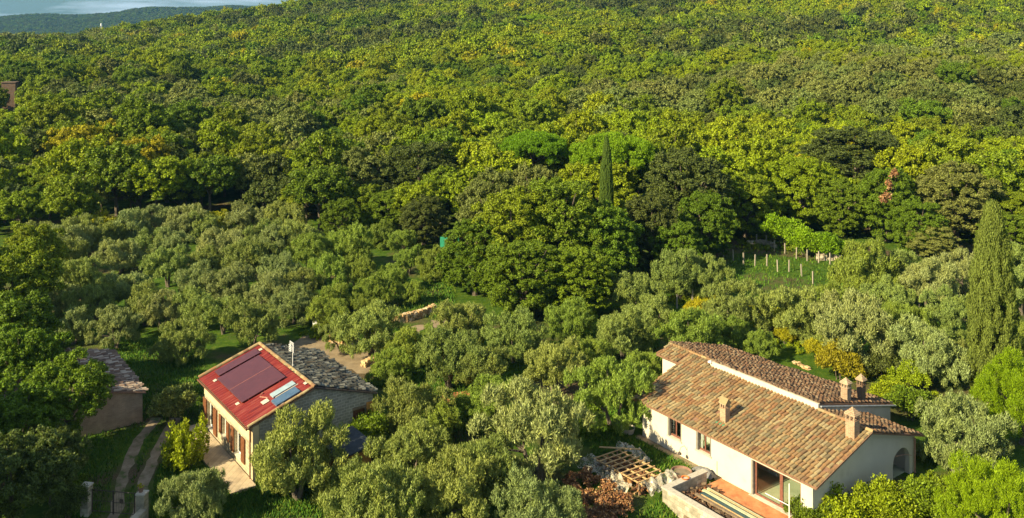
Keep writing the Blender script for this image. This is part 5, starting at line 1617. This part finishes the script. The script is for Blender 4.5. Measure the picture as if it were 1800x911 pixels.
def scatter(name, pts, tint, scl, idx, protos, label, seed=1):
    """one object: a cloud of points, each carrying a tree by geometry nodes"""
    me = bpy.data.meshes.new(name)
    n = len(pts)
    me.vertices.add(n)
    me.vertices.foreach_set('co', np.array(pts, dtype=np.float32).reshape(-1))
    for nm, typ, dat, key in (('tint', 'FLOAT_VECTOR', tint, 'vector'), ('scl', 'FLOAT_VECTOR', scl, 'vector')):
        a = me.attributes.new(nm, typ, 'POINT'); a.data.foreach_set(key, np.array(dat, dtype=np.float32).reshape(-1))
    a = me.attributes.new('idx', 'INT', 'POINT'); a.data.foreach_set('value', np.array(idx, dtype=np.int32))
    rz = np.random.default_rng(seed).uniform(0, 6.28, n)
    a = me.attributes.new('rot', 'FLOAT_VECTOR', 'POINT'); a.data.foreach_set('vector', np.stack([rz * 0, rz * 0, rz], 1).astype(np.float32).reshape(-1))
    o = link(name, me)
    col = bpy.data.collections.new(name + '_sources')
    for k, pm_ in enumerate(protos):
        po = bpy.data.objects.new(f'{name}_source_{k:02d}', pm_)
        col.objects.link(po)
    ng = bpy.data.node_groups.new(name + '_scatter', 'GeometryNodeTree')
    ng.interface.new_socket('Geometry', in_out='INPUT', socket_type='NodeSocketGeometry')
    ng.interface.new_socket('Geometry', in_out='OUTPUT', socket_type='NodeSocketGeometry')
    N, L = ng.nodes, ng.links
    gi, go = N.new('NodeGroupInput'), N.new('NodeGroupOutput')
    ci = N.new('GeometryNodeCollectionInfo'); ci.inputs['Collection'].default_value = col
    ci.inputs['Separate Children'].default_value = True; ci.inputs['Reset Children'].default_value = True
    ip = N.new('GeometryNodeInstanceOnPoints'); ip.inputs['Pick Instance'].default_value = True
    def na(nm, typ):
        q = N.new('GeometryNodeInputNamedAttribute'); q.data_type = typ; q.inputs['Name'].default_value = nm; return q.outputs['Attribute']
    er = N.new('FunctionNodeEulerToRotation')
    L.new(na('rot', 'FLOAT_VECTOR'), er.inputs[0])
    L.new(gi.outputs[0], ip.inputs['Points']); L.new(ci.outputs[0], ip.inputs['Instance'])
    L.new(na('idx', 'INT'), ip.inputs['Instance Index']); L.new(er.outputs[0], ip.inputs['Rotation']); L.new(na('scl', 'FLOAT_VECTOR'), ip.inputs['Scale'])
    L.new(ip.outputs[0], go.inputs[0])
    md = o.modifiers.new('scatter', 'NODES'); md.node_group = ng
    return tag(o, label, 'forest', kind='stuff')
srcs = [p_[0] for p_ in PROTO['forest'][:5]] + [p_[0] for p_ in PROTO['forest_holm'][:3]] + [p_[0] for p_ in PROTO['far'][:4]]
scatter('forest', far_pts, far_tint, far_scl, far_idx, srcs, 'mixed wood of oaks covering the whole hillside')
# the far hill's wood
hp, ht, hs, hi = [], [], [], []
for k in range(26000):
    y = rg.uniform(1650, 2750); px = rg.uniform(-60, 620)
    x = (px - 900) * y / F
    z = hill_h(x, y)
    hp.append((x, y, z - 1)); c = T['dark'] if rg.random() < .6 else T['green']
    kk = rg.uniform(.7, 1.2); ht.append((c[0] * kk, c[1] * kk, c[2] * kk)); s = rg.uniform(1.0, 1.7); hs.append((s, s, s * .9)); hi.append(rg.randrange(4))
scatter('distant_forest', hp, ht, hs, hi, [p_[0] for p_ in PROTO['far'][:4]], 'dark wood covering the far blue hill', 2)

# ------------------------------------------------------------------ grass and low weeds
TRK = []
for tr_ in (t1, t2):
    for k_ in range(len(tr_) - 1):
        for m_ in range(12): TRK.append(Vector(tr_[k_]).lerp(Vector(tr_[k_ + 1]), m_ / 12))
def blades(name, regions, n, label, seed, h=.16, tint=None, w=.035):
    rgn = np.random.default_rng(seed)
    C = []
    while len(C) < n:
        r_ = regions[rgn.integers(len(regions))]
        px, py = rgn.uniform(r_[0], r_[2]), rgn.uniform(r_[1], r_[3])
        p = G(px, py)
        # keep off buildings and paving
        q = Vector((p.x, p.y)) - WA; a, b = q.dot(wa), q.dot(wb)
        if -2.2 < a < 14.6 and b > -.4: continue
        if 6.8 < a < 16 and b > -4.7: continue
        if 1.7 < a < 6.8 and -6.3 < b < -3.2: continue
        q = Vector((p.x, p.y)) - DA; a, b = q.dot(da), q.dot(db)
        if -.3 < a < 9.8 and -1.3 < b < 8.3: continue
        if 520 < px < 680 and 585 < py < 668 and abs((py - 600) - (px - 545) * .45) < 32: continue
        if any(((p.x - c_[0]) ** 2 + (p.y - c_[1]) ** 2) < .3 for c_ in TRK): continue
        C.append((p.x, p.y, hz(p.x, p.y)))
    C = np.array(C)
    th = rgn.uniform(0, 6.28, n); hh = h * rgn.uniform(.5, 1.5, n); le = rgn.uniform(-.6, .6, (n, 2)) * hh[:, None]
    s = np.stack([np.cos(th), np.sin(th), th * 0], 1) * w
    top = C + np.concatenate([le, hh[:, None]], 1)
    V = np.stack([C - s, C + s, top + s * .25, top - s * .25], 1)
    o = link(name, quads_mesh(name, V, M['grass_blade']))
    return tag(o, label, 'grass', kind='stuff')
blades('grass', [(1040, 750, 1240, 911), (380, 780, 600, 911), (260, 820, 420, 911), (130, 620, 360, 911), (560, 560, 700, 680), (1040, 560, 1160, 760), (700, 640, 820, 911), (180, 600, 350, 740)], 60000, 'short green grass round the houses', 3)
blades('grass', [(1180, 425, 1500, 510), (640, 500, 800, 560), (1480, 470, 1700, 640)], 7000, 'longer yellow-green grass of the clearing and grove gaps', 4, h=.25, w=.05)
def weeds(pts_, label, seed, tn, r=.35):
    rgn = np.random.default_rng(seed)
    lm = []
    for px, py, wd in pts_:
        for k in range(int(wd)):
            p = G(px + rgn.normal() * wd * .8, py + rgn.normal() * wd * .3)
            lm.append((np.array([p.x, p.y, hz(p.x, p.y) + .15]), np.array([r, r, r * .7]) * rgn.uniform(.5, 1.2)))
    V = foliage(rgn, lm, 9, 12, .16, .16, .09, up=.5, nmix=.45, zlow=-.1)
    o = link('undergrowth', quads_mesh('undergrowth', V, M['leaf'])); o['tint'] = list(T[tn])
    return tag(o, label, 'undergrowth', kind='stuff')
weeds([(1390, 600, 30), (1330, 560, 30), (1250, 545, 25), (1600, 640, 30), (1560, 660, 20), (1200, 530, 20), (1640, 720, 25)], 'yellowish weeds under the olives behind the white house', 5, 'yg')
weeds([(100, 860, 40), (60, 780, 40), (330, 700, 14), (640, 800, 20), (860, 640, 20), (1010, 760, 30), (700, 660, 18), (1620, 800, 20), (1040, 720, 20), (640, 770, 15)], 'dark green weeds round the trees and buildings', 6, 'green')
weeds([(1330, 430, 25), (1400, 430, 30), (1470, 445, 25), (790, 545, 12), (560, 590, 12)], 'bright weeds at the edges of the clearing', 7, 'mid', .5)

weeds([(1360, 565, 26), (1405, 585, 22), (1310, 552, 22), (1530, 655, 20), (1440, 600, 18), (1240, 530, 18)], 'tall yellow weeds and vines between the olives behind the white house', 8, 'yellow', .6)

add_haze()
